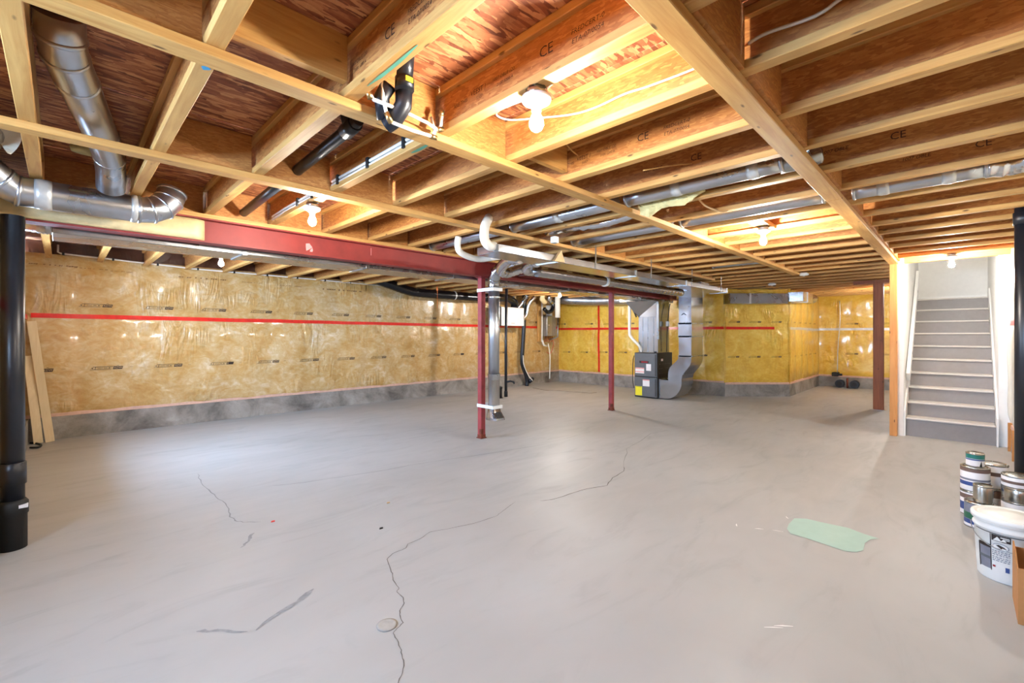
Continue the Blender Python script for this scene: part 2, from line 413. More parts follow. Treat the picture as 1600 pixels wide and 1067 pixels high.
for nm, x, y, mt, lab in (('red_scrap', 1.119, 3.644, 'debris_red', 'tiny red plastic scrap lying on the concrete floor'), ('wood_chip', 1.921, 3.37, 'debris_tan', 'tiny tan wood chip lying on the concrete floor'), ('black_scrap', 1.63, 2.961, 'black_dull', 'tiny black scrap lying on the concrete floor')):
    b = B(); b.prism([(x - .014, y - .005, 0), (x + .012, y - .008, 0), (x + .016, y + .004, 0), (x - .004, y + .009, 0)], (0, 0, 0.007)); solo(nm, b, mt, lab, 'debris')

# ---- insulated walls
def bulge(u, z, seed, amp=1.0):
    n = noise.noise(Vector((u * 1.3 + seed, z * 1.5, seed))) * 0.020 + noise.noise(Vector((u * 3.4 - seed, z * 2.2, seed + 4))) * 0.010
    bay = 0.022 * abs(math.sin(PI * (u + 0.1 * seed) / 0.61)) ** 0.6
    pin = min(1.0, abs(z - 1.62) / 0.22) * 0.85 + 0.15
    pin *= min(1.0, max(0.0, (2.46 - z)) / 0.18 + 0.12) * min(1.0, max(0.0, z - 0.3) / 0.12 + 0.25)
    return (bay + n + 0.014) * pin * amp
def insulated_wall(name, p, q, mat, z0, z1, seed, curb=True, flip=False, tape=True, marks=None, thick=0.14, foam=True, ext=(0.0, 0.0)):
    """wall from p to q (plan points); the room lies to the right of p->q unless flip"""
    p, q = Vector((p[0], p[1], 0)), Vector((q[0], q[1], 0)); d = (q - p); L = d.length; d.normalize()
    n = Vector((d.y, -d.x, 0)) * (-1 if flip else 1)
    def S(u, z, off=0.0): return p + d * u + n * (bulge(u, z, seed) + off) + Vector((0, 0, z))
    w = B(); w.prism([p, q, q - n * thick, p - n * thick], (0, 0, z1))
    wall = struct(name, w, 'curb_concrete')
    b = B(); nu, nz = max(3, int(L / 0.055)), 40
    g = [[b.bm.verts.new(S(-ext[0] + (L + ext[0] + ext[1]) * i / nu, z0 + (z1 - z0) * j / nz, 0.012)) for j in range(nz + 1)] for i in range(nu + 1)]
    for i in range(nu):
        for j in range(nz): b.bm.faces.new((g[i][j], g[i + 1][j], g[i + 1][j + 1], g[i][j + 1])).smooth = True
    part('vapour_barrier', b, mat, wall)
    if curb:
        b = B(); cn = max(2, int(L / 0.12)); prof = []
        for i in range(cn + 1):
            u = -ext[0] * .5 + (L + (ext[0] + ext[1]) * .5) * i / cn; e = noise.noise(Vector((u * 2, seed, 0))) * 0.012
            base = p + d * u
            prof.append([base - n * 0.05, base + n * (0.035 + e), base + n * (0.028 + e) + Vector((0, 0, z0 * 0.5)), base + n * (0.03 + e * 0.6) + Vector((0, 0, z0 - 0.02 + e)), base - n * 0.05 + Vector((0, 0, z0 - 0.02))])
        b.loft(prof); part('concrete_curb', b, 'curb_concrete', wall)
        if foam:
            b = B(); prof = []
            for i in range(cn + 1):
                u = L * i / cn; e = abs(noise.noise(Vector((u * 3, seed, 7)))) * 0.03; base = p + d * u
                prof.append([base + Vector((0, 0, z0 - 0.03)), base + n * (0.036 + e * .3) + Vector((0, 0, z0 - 0.025)), base + n * (0.032 + e * .3) + Vector((0, 0, z0 + 0.015 + e * .3)), base + Vector((0, 0, z0 + 0.03))])
            b.loft(prof); part('sill_gasket', b, 'pink_foam', wall)
    if tape:
        u0, u1, zt, mt = tape
        k = max(3, int((u1 - u0) / 0.05)); b = B(); up, dn = [], []
        for i in range(k + 1):
            u = u0 + (u1 - u0) * i / k; zz = zt - 0.004 * u + 0.006 * noise.noise(Vector((u * 1.5, seed, 3)))
            up.append(b.bm.verts.new(S(u, zz + 0.03, 0.019))); dn.append(b.bm.verts.new(S(u, zz - 0.03, 0.019)))
        for i in range(k): b.bm.faces.new((up[i], up[i + 1], dn[i + 1], dn[i]))
        part('sheathing_tape', b, mt, wall)
    for (u, z, s, kind) in (marks or ()):
        sg = -1 if flip else 1
        f = lambda a, c, u=u, z=z, sg=sg: S(u + a * sg * MARK_DIR, z + c, 0.018)
        b = B()
        if kind == 'logo':
            rs = [rect(-.27 * s, -.05 * s, .017 * s, .022 * s, .01), rect(-.30 * s, -.08 * s, -.022 * s, -.017 * s, .01), rect(-.245 * s, -.24 * s, -.017 * s, .017 * s, .008)]
            rs += [[(-.285 * s, 0), (-.262 * s, .008 * s), (-.262 * s, -.008 * s)], [(-.075 * s, 0), (-.098 * s, .008 * s), (-.098 * s, -.008 * s)], rect(-.215 * s, -.16 * s, -.002 * s, .002 * s), rect(-.15 * s, -.115 * s, -.003 * s, .003 * s)]
            flat_mark(b, f, None, 0, rs + [rect(-.055 * s, .045 * s, -.021 * s, .021 * s, .012 * s), rect(-.012 * s, .012 * s, .03 * s, .034 * s), rect(.13 * s, .165 * s, .004 * s, .007 * s)], (0, 0), 0.2)
            pm = part('print_mark', b, 'print_ink', wall)
            f2 = lambda a, c, u=u, z=z, sg=sg: S(u + a * sg * MARK_DIR, z + c, 0.0195)
            b = B(); flat_mark(b, f2, 'KDW', .036 * s, (), (0, 0), 0.25); part('lettering', b, 'debris_tan', pm)
        else:
            rr = random.Random(int(u * 100)); x = -.5 * s; rs = []
            while x < .5 * s:
                wd = rr.uniform(.02, .05) * s
                if rr.random() < .85: rs.append(rect(x, x + wd, -.016 * s * rr.uniform(.5, 1), .016 * s * rr.uniform(.5, 1), .006))
                x += wd + rr.choice([.008, .012, .07]) * s
            flat_mark(b, f, None, 0, rs); part('print_mark', b, 'faint_ink', wall)
    return wall, S
MARK_DIR = 1
lm = [(-XL + 0.466 + 0.702 * k, 1.81 - 0.004 * k, 1, 'logo') for k in range(-1, 14)] + [(-XL - 0.159 + 0.735 + 0.702 * k, 0.93, 1, 'logo') for k in range(-1, 14)] + [(-XL + a, 2.33 - 0.01 * i, s, 'line') for i, (a, s) in enumerate(((-.05, .5), (.3, .35), (.62, .25), (1.6, .7), (2.3, .3), (2.9, .4), (3.9, .8)))]
lm = [m for m in lm if m[0] > 0.2]
wall_left, S_left = insulated_wall('wall_left', (XL, YL), (XB, YL), 'poly_yellow', 0.33, 2.48, 1.0, tape=(0.05, 10.9, 1.655, 'red_tape'), marks=lm)
bmk = [(YL - y, z, .8, 'logo') for y, z in ((8.36, 1.72), (7.4, 1.71), (6.78, 1.70), (6.1, 1.70), (5.5, 1.70), (8.18, .89), (7.55, .9), (6.9, .92), (6.3, .93), (5.7, .93), (4.2, .92), (4.1, 1.69))]
wall_back, S_back = insulated_wall('wall_back', (XB, YL), (XB, 3.79), 'poly_gold', 0.33, 2.48, 5.0, tape=(0.02, 4.86, 1.575, 'red_tape'), marks=bmk, ext=(0, .035))
D0, D1 = (XB, 3.79), (11.70, 2.77)
wall_bay, S_bay = insulated_wall('wall_bay', D0, D1, 'poly_gold', 0.30, 2.48, 9.0, ext=(.03, .035), tape=(-0.02, 1.12, 1.555, 'red_tape'), marks=[(.30, 1.69, .8, 'logo'), (.78, 1.69, .8, 'logo'), (1.25, 1.69, .7, 'logo'), (.28, .9, .8, 'logo'), (.76, .9, .8, 'logo'), (1.24, .9, .7, 'logo')])
wall_alcove_side, S_as = insulated_wall('wall_alcove_side', D1, (XA, 2.77), 'poly_gold', 0.30, 2.48, 13.0, ext=(.035, 0), tape=(-0.02, 3.0, 1.55, 'silver_tape'), marks=[(.5 + .5 * k, z, .6, 'logo') for k in range(5) for z in (1.69, .9)])
wall_alcove_end, S_ae = insulated_wall('wall_alcove_end', (XA, 2.77), (XA, YR), 'poly_gold', 0.30, 2.48, 17.0, tape=(0.0, 2.0, 1.55, 'silver_tape'), marks=[(.85, 1.69, .8, 'logo'), (.85, .9, .8, 'logo'), (1.6, 1.69, .8, 'logo'), (1.6, .9, .8, 'logo')])
# vertical tape seam on the furnace wall
b = B(); up, dn = [], []
for i in range(41):
    z = 0.36 + 2.0 * i / 40; u = YL - 7.15 + 0.012 * math.sin(z * 3)
    up.append(b.bm.verts.new(S_back(u - .03, z, 0.021))); dn.append(b.bm.verts.new(S_back(u + .03, z, 0.021)))
for i in range(40): b.bm.faces.new((up[i], up[i + 1], dn[i + 1], dn[i]))
part('sheathing_tape', b, 'red_tape', wall_back)
# right wall, seen almost edge-on beyond the black pipe
wall_right, S_r = insulated_wall('wall_right', (8.30, YR), (2.3, YR), 'poly_clear', 0.30, 2.48, 21.0, tape=(0.1, 5.5, 1.545, 'red_tape'))
b = B()
for i in range(9):
    x = 8.05 - 0.61 * i; b.box(x - .019, x + .019, YR + .001, YR + .06, 0.0, 0.34)
part('stud_foot', b, 'stud_z', wall_right)
# window wall
wx, wy0, wy1, wz0, wz1 = WINDOWS[0]
b = B()
for (y0, y1, z0, z1) in ((4.2, wy0, 0, 2.48), (wy1, YL, 0, 2.48), (wy0, wy1, 0, wz0), (wy0, wy1, wz1, 2.48)): b.box(XL - 0.2, XL, y0, y1, z0, z1)
wall_window = struct('wall_window', b, 'poly_yellow')
b = B(); b.box(XL, XL + .02, wy1 + .02, YL, 1.60, 1.66); b.box(XL, XL + .02, 4.25, wy0 - .02, 1.60, 1.66); b.box(XL, XL + .02, wy0 - .02, wy1 + .02, wz0 - .07, wz0 - .02); part('sheathing_tape', b, 'red_tape', wall_window)
b = B(); b.box(XL, XL + .03, 4.25, YL, 0, 0.3); part('concrete_curb', b, 'curb_concrete', wall_window)
def window(n, w):
    x, y0, y1, z0, z1 = w
    b = B(); t = .04
    for (a, c, e, f) in ((y0, y1, z0, z0 + t), (y0, y1, z1 - t, z1), (y0, y0 + t, z0 + t, z1 - t), (y1 - t, y1, z0 + t, z1 - t), ((y0 + y1) / 2 - t / 2, (y0 + y1) / 2 + t / 2, z0 + t, z1 - t)): b.box(x - .15, x - .09, a, c, e, f)
    o = struct('window_%d' % n, b, 'white_trim')
    for a, c in ((y0 + t, (y0 + y1) / 2 - t / 2), ((y0 + y1) / 2 + t / 2, y1 - t)):
        b = B(); b.box(x - .123, x - .117, a, c, z0 + t, z1 - t); part('pane', b, 'window_glass', o)
    b = B(); b.box(x - .15, x + .02, y0 - .02, y1 + .02, z0 - .025, z0); part('window_sill', b, 'white_trim', o)
for i, w in enumerate(WINDOWS): window(i + 1, w)
# near walls, behind the camera
_, y0, y1, z0, z1 = WINDOWS[1]
b = B()
for (a, c, e, f) in ((YN, y0, 0, 2.48), (y1, 4.2, 0, 2.48), (y0, y1, 0, z0), (y0, y1, z1, 2.48)): b.box(XN - .2, XN, a, c, e, f)
struct('wall_near_left', b, 'poly_yellow')
struct('wall_near_jog', B().box(XN - .2, XL - .2, 4.2, 4.35, 0, 2.48), 'poly_yellow')
struct('wall_near_right', B().box(XN - .2, 2.45, YN - .15, YN, 0, 2.48), 'poly_yellow')
struct('wall_right_jog', B().box(2.3, 2.45, YN, YR - .14, 0, 2.48), 'poly_yellow')

# ---- ceiling: subfloor panels, I-joists, blocking, rim boards
ceiling = bpy.data.objects.new('ceiling', None); COL.objects.link(ceiling); ceiling['kind'] = 'structure'
def panel(x0, x1, y0, y1):
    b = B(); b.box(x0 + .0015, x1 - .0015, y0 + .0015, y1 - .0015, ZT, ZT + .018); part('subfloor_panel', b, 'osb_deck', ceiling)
PX = [-2.0, -.615, 1.825, 4.265, 6.705, 8.385, 10.0, 12.44, 14.95]
PY = [-1.85, -.48, .65, 1.87, 3.09, 4.31, 5.53, 6.75, 8.8]
for i in range(len(PX) - 1):
    for j in range(len(PY) - 1):
        if PX[i] > 8.3 and PY[j + 1] < .7 or PX[i] < -1 and PY[j] > 4.2: continue
        panel(PX[i], PX[i + 1], PY[j], PY[j + 1])
FL, FH = 0.031, 0.038
_jm = {}
def joist(x, y0, y1):
    L = round(y1 - y0, 3)
    if L not in _jm:
        w = B(); w.box(-.005, .005, 0, L, FH - .004, ZT - ZJ - FH + .004)
        f = B(); f.box(-FL, FL, 0, L, 0, FH, .003); g = B(); g.box(-FL, FL, 0, L, ZT - ZJ - FH, ZT - ZJ - .001, .003)
        _jm[L] = (w.mesh('joist_web'), f.mesh('flange'), g.mesh('flange'))
    w, f, g = _jm[L]
    o = link('joist', w, 'osb_web', ceiling, (x, y0, ZJ))
    link('flange', f, 'pine_y', o); link('flange', g, 'pine_y', o)
    return o
JX = [-.115 + .5 * i for i in range(-3, 30)]
JO = {}
for x in JX:
    i = round((x + .115) / .5)
    if x < -.3: joist(x, YN + .02, 4.2 if x < -.4 else 4.2); continue
    if x < 2.3: y0 = YN + .02
    elif x < 8.3: y0 = YR + .02
    else: y0 = .66
    if x < 10.6:
        JO[i] = joist(x, y0, 4.56); joist(x, 4.58, YL + .1)
    else: JO[i] = joist(x, y0, 3.9)
def block(i, y, kind='osb'):
    x0, x1 = -.115 + .5 * i + FL + .002, -.115 + .5 * (i + 1) - FL - .002
    b = B()
    if kind == 'osb': b.box(x0, x1, y, y + .028, ZJ + .002, ZT - .002); mt = 'osb_block'
    else: b.box(x0, x1, y - .06, y - .022, ZJ + .05, ZT - .002); mt = 'pine_x'
    part('blocking', b, mt, ceiling)
for i in range(0, 17):
    if i in (1, 4): block(i, 1.89, 'lumber')
    elif i in (0, 2, 3) or i >= 9: block(i, 1.90)
    if 0 < i < 5 or i >= 9: block(i, 3.18)
for i in range(0, 17):
    if i not in (6, 8): block(i, .585)
for i in range(0, 21): 
    if i not in (6, 8): block(i, 4.56)
# rim boards over the outer walls
b = B(); b.box(XL - .2, XB + .2, YL + .06, YL + .10, 2.44, ZT); part('rim_board', b, 'poly_rim', ceiling)
b = B(); b.box(XB + .1, XB + .14, 3.7, YL, 2.44, ZT); part('rim_board', b, 'poly_rim', ceiling)
b = B(); b.box(XA + .02, XA + .06, YR, 2.9, 2.44, ZT); part('rim_board', b, 'osb_block', ceiling)
b = B(); b.box(XL - .2, XL - .16, 4.2, YL, 2.44, ZT); part('rim_board', b, 'poly_rim', ceiling)
b = B(); b.box(10.5, XA, 3.0, 3.9, ZT - .22, ZT - .2); b.box(10.8, XA, 2.8, 2.84, 2.44, ZT); part('rim_board', b, 'poly_rim', ceiling)
for (x0, x1, y0, y1) in ((XN - .2, 2.45, YN - .1, YN - .06), (2.3, 8.3, YR - .12, YR - .08), (XN - .16, XN - .12, YN, 4.3)):
    b = B(); b.box(x0, x1, y0, y1, 2.44, ZT); part('rim_board', b, 'osb_block', ceiling)
b = B(); b.box(XN - .2, XL, 4.24, 4.28, 2.44, ZT); part('rim_board', b, 'osb_block', ceiling)
# ink on the joist webs that face the camera, and crayon marks on their undersides
def web_text(i, y, z, s, size, shear=0.15):
    o = JO[i]; x = -.115 + .5 * i - .0062; b = B()
    flat_mark(b, lambda u, v: Vector((x, y - u, z + v)), s, size, (), (0, 0), shear); part('ink_print', b, 'joist_ink', o)
for i, dy in ((3, 0), (5, .12), (2, .35)):
    web_text(i, 1.73 + dy, 2.53, 'ARE THIS', .026); web_text(i, 1.60 + dy, 2.545, 'VEEST |', .034); web_text(i, 1.59 + dy, 2.51, '5107', .022)
    web_text(i, 1.43 + dy, 2.55, '1007 OBLE 120', .022); web_text(i, 1.42 + dy, 2.52, '2100 1200 A', .020)
    web_text(i, 1.18 + dy, 2.545, 'CE', .062, 0); web_text(i, .98 + dy, 2.555, 'FREDCERT-0', .027); web_text(i, .98 + dy, 2.52, 'ETA-07/0054', .027)
for i, y in ((8, -.1), (7, .25), (6, 1.2)): web_text(i, y, 2.54, 'CE', .06, 0); web_text(i, y + .3, 2.54, '1007 OBLE', .03)
def smear(i, y0, y1, mt, w=.016):
    x = -.115 + .5 * i; b = B(); n = 9; a, c = [], []
    for k in range(n):
        t = k / (n - 1); y = y0 + (y1 - y0) * t; ww = w * math.sin(PI * (t * .86 + .07)) * random.uniform(.7, 1.1)
        a.append(b.bm.verts.new((x + .006 * math.sin(t * 3) - ww / 2, y, ZJ - .0012))); c.append(b.bm.verts.new((x + .006 * math.sin(t * 3) + ww / 2, y, ZJ - .0012)))
    for k in range(n - 1): b.bm.faces.new((a[k], a[k + 1], c[k + 1], c[k]))
    part('crayon_mark', b, mt, JO[i])
smear(2, 1.35, 1.72, 'teal_mark', .02); smear(3, 2.0, 2.18, 'teal_mark', .03); smear(1, 2.02, 2.06, 'blue_mark', .03); smear(0, 1.2, 1.75, 'blue_mark', .02)

# ---- stair: enclosing white walls
wsl = struct('wall_stair_left', B().box(8.22, XA + .1, .55, .63, 0, 3.9), 'white_wall')
struct('wall_stair_right', B().box(8.31, 12.3, YR - .05, -.345, 0, 3.9), 'white_wall')
wse = struct('wall_stair_end', B().box(11.36, 11.44, -.345, .55, 0, 3.9), 'white_wall')
struct('ceiling_stair', B().box(8.40, 12.3, YR - .05, .63, 3.9, 3.95), 'white_wall')
b = B(); b.box(8.40, 8.46, YR, .66, ZJ, 3.9); struct('wall_stair_header', b, 'white_wall')
b = B(); b.box(11.335, 11.36, -.345, .55, 2.02, 2.10); part('baseboard', b, 'white_trim', wse)

# ================================================================== FRAMING THINGS
b = B(); b.box(-1.7, 8.60, 1.865, 1.958, 2.382, ZJ - .0005, .003)
solo('strapping_board', b, 'pine_x', 'long pine strapping board under the joists, nearer of the two thin straps', 'board', 'strapping boards under the joists')
b = B(); b.box(-1.7, 8.40, 3.15, 3.24, 2.382, ZJ - .0005, .003)
solo('strapping_board', b, 'pine_x', 'long pine strapping board under the joists, just in front of the red beam', 'board', 'strapping boards under the joists')
t = thing('top_plate', (3.0, .65, 2.38), 'wide doubled pine plate under the joists running to the stair corner', 'board')
b = B(); b.box(-1.7, 3.97, .602, .697, 2.38, ZJ - .0005, .003); part('plank', b, 'pine_x', t)
b = B(); b.box(3.974, 8.22, .602, .697, 2.38, ZJ - .0005, .003); part('plank', b, 'pine_x', t)
b = B(); b.box(8.128, 8.215, .612, .692, 0, 2.38, .003)
solo('corner_stud', b, 'stud_z', 'orange pine stud at the corner of the white stair wall', 'stud')
t = thing('stair_header', (8.36, .1, ZJ), 'pine header beam over the stair opening', 'beam')
for x in (8.30, 8.342): 
    b = B(); b.box(x, x + .038, YR + .02, .60, ZJ - .001 - .02, ZT - .04); part('plank', b, 'pine_y', t)
t = thing('timber_post', (10.79, 1.07, 0), 'dark brown built-up timber post beside the stairs', 'post')
for k in range(3):
    dx = (-.045, 0, .045)[k]; b = B(); b.box(10.79 + dx - .021, 10.79 + dx + .021, 1.0 + .015 * (k == 1), 1.14 + .015 * (k == 1), .006, 2.36, .003); part('ply', b, 'dark_post', t)
b = B(); b.box(10.70, 10.88, .96, 1.2, 0, .006); part('base_plate', b, 'galv_dull', t)
t = thing('timber_beam', (10.79, .7, 2.36), 'dark timber beam resting on the brown post near the stairs', 'beam')
b = B(); b.box(10.73, 10.85, .64, 1.45, 2.36, ZJ - .001); part('plank', b, 'dark_post', t)

# red steel beam
BY = 4.575
t = thing('steel_beam', (4.5, BY, 2.18), 'long red painted steel I-beam carrying the joists on red posts', 'beam')
b = B(); b.box(-.42, 9.9, BY - .004, BY + .004, 2.192, 2.373); part('web', b, 'red_steel', t)
b = B(); b.box(-.42, 9.9, BY - .07, BY + .07, 2.18, 2.192); part('flange', b, 'red_steel', t)
b = B(); b.box(-.42, 9.9, BY - .07, BY + .07, 2.373, 2.385); part('flange', b, 'red_steel', t)
b = B(); b.box(-.42, 9.9, BY - .075, BY + .075, 2.385, ZJ - .0005, .002); part('nailer', b, 'pine_x', t)
b = B()
for (cx, cz, s, k) in ((1.72, 2.27, .05, 6), (1.76, 2.24, .035, 5)):
    b.bm.faces.new([b.bm.verts.new((cx + s * random.uniform(.3, 1) * math.cos(2 * PI * j / k), BY - .0052, cz + s * random.uniform(.3, 1) * math.sin(2 * PI * j / k))) for j in range(k)])
b.box(2.395, 2.401, BY - .0052, BY - .0045, 2.27, 2.35); part('chalk_mark', b, 'sticker_pink', t)
# insulation batt stuffed against the beam web at its left end
b = B(); secs = []
for i in range(41):
    x = -.33 + 1.19 * i / 40; e = .012 * noise.noise(Vector((x * 6, 1, 0))); f = 1.0 if i < 39 else (.75 if i == 39 else .35)
    dpt = (.075 + e) * f
    secs.append([(x, BY - .006, 2.195), (x, BY - .006 - dpt * .8, 2.2), (x, BY - .006 - dpt, 2.24 + e), (x, BY - .006 - dpt * 1.06, 2.3), (x, BY - .006 - dpt, 2.34 - e), (x, BY - .006 - dpt * .75, 2.368), (x, BY - .006, 2.372)])
b.loft(secs); 
for f in b.bm.faces: f.smooth = True
solo('insulation_batt', b, 'foil_insul', 'plastic-faced yellow insulation batt tucked against the red beam', 'insulation')
# steel posts
def steel_post(x, y, label):
    t = thing('steel_post', (x, y, 0), label, 'post', 'red steel posts')
    b = B(); b.box(x - .038, x + .038, y - .038, y + .038, .01, 2.17, .004); sh = part('shaft', b, 'post_steel', t)
    b = B(); b.box(x - .05, x + .05, y - .05, y + .05, 0, .01); part('base_plate', b, 'rust', t)
    b = B(); b.box(x - .06, x + .06, y - .06, y + .06, 2.17, 2.1798); part('cap_plate', b, 'post_steel', t)
    b = B(); b.box(x - .0392, x + .0392, y - .0392, y + .0392, .012, .05); b.box(x - .0392, x + .0, y - .0392, y, .05, .13); part('rust_patch', b, 'rust', sh)
    return t
p1 = steel_post(4.03, 4.6, 'red steel post with a silver vent duct running down beside it')
p2 = steel_post(7.20, 4.575, 'bare red steel post standing in the middle distance left of the furnace')
b = B(); b.box(7.161, 7.239, 4.52, 4.63, 2.0, 2.05); 

# ================================================================== LAMPS
LAMP_N = [0]
def lamp(x, y, zt, label, mount=None):
    t = thing('bulb_lamp', (x, y, zt), label, 'lamp', 'bare bulb lamps under the joists')
    b = B(); b.lathe([(.046, 0), (.046, -.035)], (x, y, zt), 8); part('junction_box', b, 'galv_dull', t)
    b = B(); b.lathe([(.062, -.035), (.063, -.043), (.057, -.054), (.032, -.066), (.021, -.076), (.0195, -.092)], (x, y, zt), 24); part('lampholder', b, 'porcelain', t)
    b = B(); b.lathe([(.013, -.092), (.0145, -.10), (.024, -.118), (.030, -.138), (.0295, -.152), (.022, -.167), (.010, -.175), (.001, -.176)], (x, y, zt), 14); part('bulb', b, 'bulb_glow_%d' % LAMP_N[0], t); LAMP_N[0] += 1
    if mount:
        b = B(); b.box(*mount); part('mounting_block', b, 'pine_x', t)
    return t
lamp(1.393, 1.245, ZJ - .001, 'lit bare bulb in a white lampholder nearest the camera')
lamp(1.372, 3.55, ZJ - .001, 'lit bare bulb just in front of the red beam at left')
lamp(1.392, 6.45, ZJ - .001, 'lit bare bulb beyond the red beam near the left wall')
lamp(4.66, 1.308, ZJ - .001, 'lit bare bulb between the straps at centre right', (4.42, 4.85, 1.25, 1.37, ZJ - .001, ZJ + .034))
lamp(7.874, .071, ZJ - .001, 'lit bare bulb in front of the stairs')
lamp(7.89, 6.35, ZJ - .001, 'lit bare bulb behind the red beam near the water heater')
lamp(12.385, .8, ZJ - .001, 'lit bare bulb in the alcove behind the stair wall')
lamp(9.9, .1, 3.899, 'lit bare bulb on the ceiling of the white stairwell')
def detector(x, y, label):
    t = thing('smoke_detector', (x, y, ZJ), label, 'smoke detector', 'smoke detectors')
    b = B(); b.lathe([(.05, 0), (.052, -.012), (.07, -.016), (.07, -.03), (.055, -.045), (.02, -.05)], (x, y, ZJ - .001), 20); part('housing', b, 'white_plastic', t)
    b = B(); b.lathe([(.018, -.0505), (.015, -.058)], (x, y, ZJ), 12); part('sensor_cap', b, 'white_pvc', t)
detector(8.62, 1.815, 'white smoke detector beside the end of a strapping board')
detector(9.885, 2.62, 'white smoke detector near the diagonal bay wall')

# ================================================================== DUCTS
def ring_on(b, p, d, r, w=.012):
    p, d = Vector(p), Vector(d).normalized(); b.tube([p - d * w, p - d * w * .4, p + d * w * .4, p + d * w], [r, r + .005, r + .005, r], 20)
def round_duct(name, pts, r, label, rings=(), mat='round_galv', group=None, tapes=(), cap=True):
    c = Vector(pts[0]); t = thing(name, tuple(c), label, 'duct', group)
    b = B(); b.tube(pts, r, 22, cap); pipe = part('pipe', b, mat, t)
    for (i, mt, w) in list(rings) + list(tapes):
        i0 = int(i); f = i - i0; p = Vector(pts[i0]).lerp(Vector(pts[min(i0 + 1, len(pts) - 1)]), f); d = Vector(pts[min(i0 + 1, len(pts) - 1)]) - Vector(pts[max(i0 - (f == 0), 0)])
        b = B(); ring_on(b, p, d, r + .0005, w); part('seam_ring' if mt == mat else 'tape_band', b, mt, pipe)
    return t
Y_, Z_ = 4.235, 2.312
hp = [(-.46, 4.05, 2.47), (-.36, 4.14, 2.43), (-.27, 4.205, 2.355), (-.19, Y_, Z_), (.12, Y_, Z_), (.40, Y_, Z_), (.47, Y_, Z_ + .008), (.535, Y_ + .01, Z_ + .045), (.578, Y_ + .025, Z_ + .105), (.60, Y_ + .04, Z_ + .175)]
round_duct('round_duct', hp, .093, 'shiny round duct with elbows hung in front of the red beam at far left', [(2, 'round_galv', .01), (3, 'round_galv', .012), (5, 'round_galv', .01), (6, 'round_galv', .008), (7, 'round_galv', .008), (8, 'round_galv', .008), (9, 'round_galv', .012)], tapes=[(3.35, 'silver_tape', .04), (4.9, 'silver_tape', .02)])
round_duct('round_duct', [(-.005, 2.50, 2.66), (.0, 2.56, 2.60), (.012, 2.64, 2.565), (.05, 2.82, 2.545), (.16, 3.45, 2.535), (.215, 3.80, 2.52), (.235, 4.0, 2.47), (.24, 4.1, 2.40)], .078, 'blue-lit round duct slanting through the joist bay at upper left', [(1, 'round_galv', .01), (2, 'round_galv', .01), (3, 'round_galv', .01), (4, 'round_galv', .01), (5, 'round_galv', .01)])
# small insulation tuft beside that duct
b = B(); b.lathe([(.02, 0), (.07, .01), (.08, .03), (.05, .06), (.01, .07)], (.12, 4.05, 2.58), 9)
for v in b.bm.verts: v.co += Vector((noise.noise(v.co * 14), noise.noise(v.co * 14 + Vector((5, 0, 0))), 0)) * .03
solo('insulation_tuft', b, 'wool', 'small tuft of cream insulation in the dark joist bay by the slanting duct', 'insulation')
# crumpled foil duct at the far left edge
pts = smooth_path([(-.62, 3.2, 2.53), (-.42, 3.5, 2.50), (-.30, 3.75, 2.50), (-.34, 4.0, 2.49)], 10); rs = [.07 + .006 * (i % 2) + .006 * noise.noise(Vector((i, 0, 0))) for i in range(len(pts))]
b = B(); b.tube(pts, rs, 18); solo('foil_flex_duct', b, 'foil', 'crumpled silver foil duct at the upper left edge beside the window wall', 'duct')
t = thing('plastic_flap', (-.25, 3.6, 2.3), 'torn grey plastic flaps hanging at the upper left edge', 'plastic sheet')
for (x, y, w, z0) in ((-.27, 3.42, .04, 2.46), (-.205, 3.75, .045, 2.43)):
    b = B(); secs = []
    for k in range(8):
        q = k / 7; ww = w * (1 - q ** 2) + .006; z = z0 + .13 - .15 * q
        yy = y + .02 * math.sin(q * 3); secs.append([(x - ww, yy, z), (x + ww, yy + .012, z), (x + ww, yy + .015, z), (x - ww, yy + .003, z)])
    b.loft(secs); part('flap', b, 'poly_clear', t)

def seam_box(b, x0, x1, y0, y1, z0, z1): b.box(x0, x1, y0, y1, z0, z1, .004)
# supply trunk behind the red beam
t = thing('sheet_metal_duct', (4.5, 4.95, 2.14), 'long rectangular sheet-metal trunk duct hidden behind the red beam', 'duct')
xs = [-.05, 1.2, 2.42, 3.64, 4.86, 6.08, 7.3, 8.52, 9.95]
for x0, x1 in zip(xs, xs[1:]):
    b = B(); seam_box(b, x0 + .002, x1 - .002, 4.69, 5.10, 2.145, 2.375); part('duct_section', b, 'galv_dull', t)
    b = B()
    b.box(x1 - .018, x1 + .018, 4.682, 5.108, 2.137, 2.383); part('drive_cleat', b, 'galv_dull', t)
# its flex elbow at the left end
pts = smooth_path([(-.25, 5.05, 2.42), (-.23, 4.98, 2.33), (-.20, 4.92, 2.27), (-.10, 4.90, 2.25), (-.04, 4.90, 2.25)], 8); rs = [.085 + .006 * (i % 2) for i in range(len(pts))]
b = B(); b.tube(pts, rs, 20); solo('flex_elbow', b, 'foil', 'shiny segmented flex elbow beside the black pipe at left', 'duct')

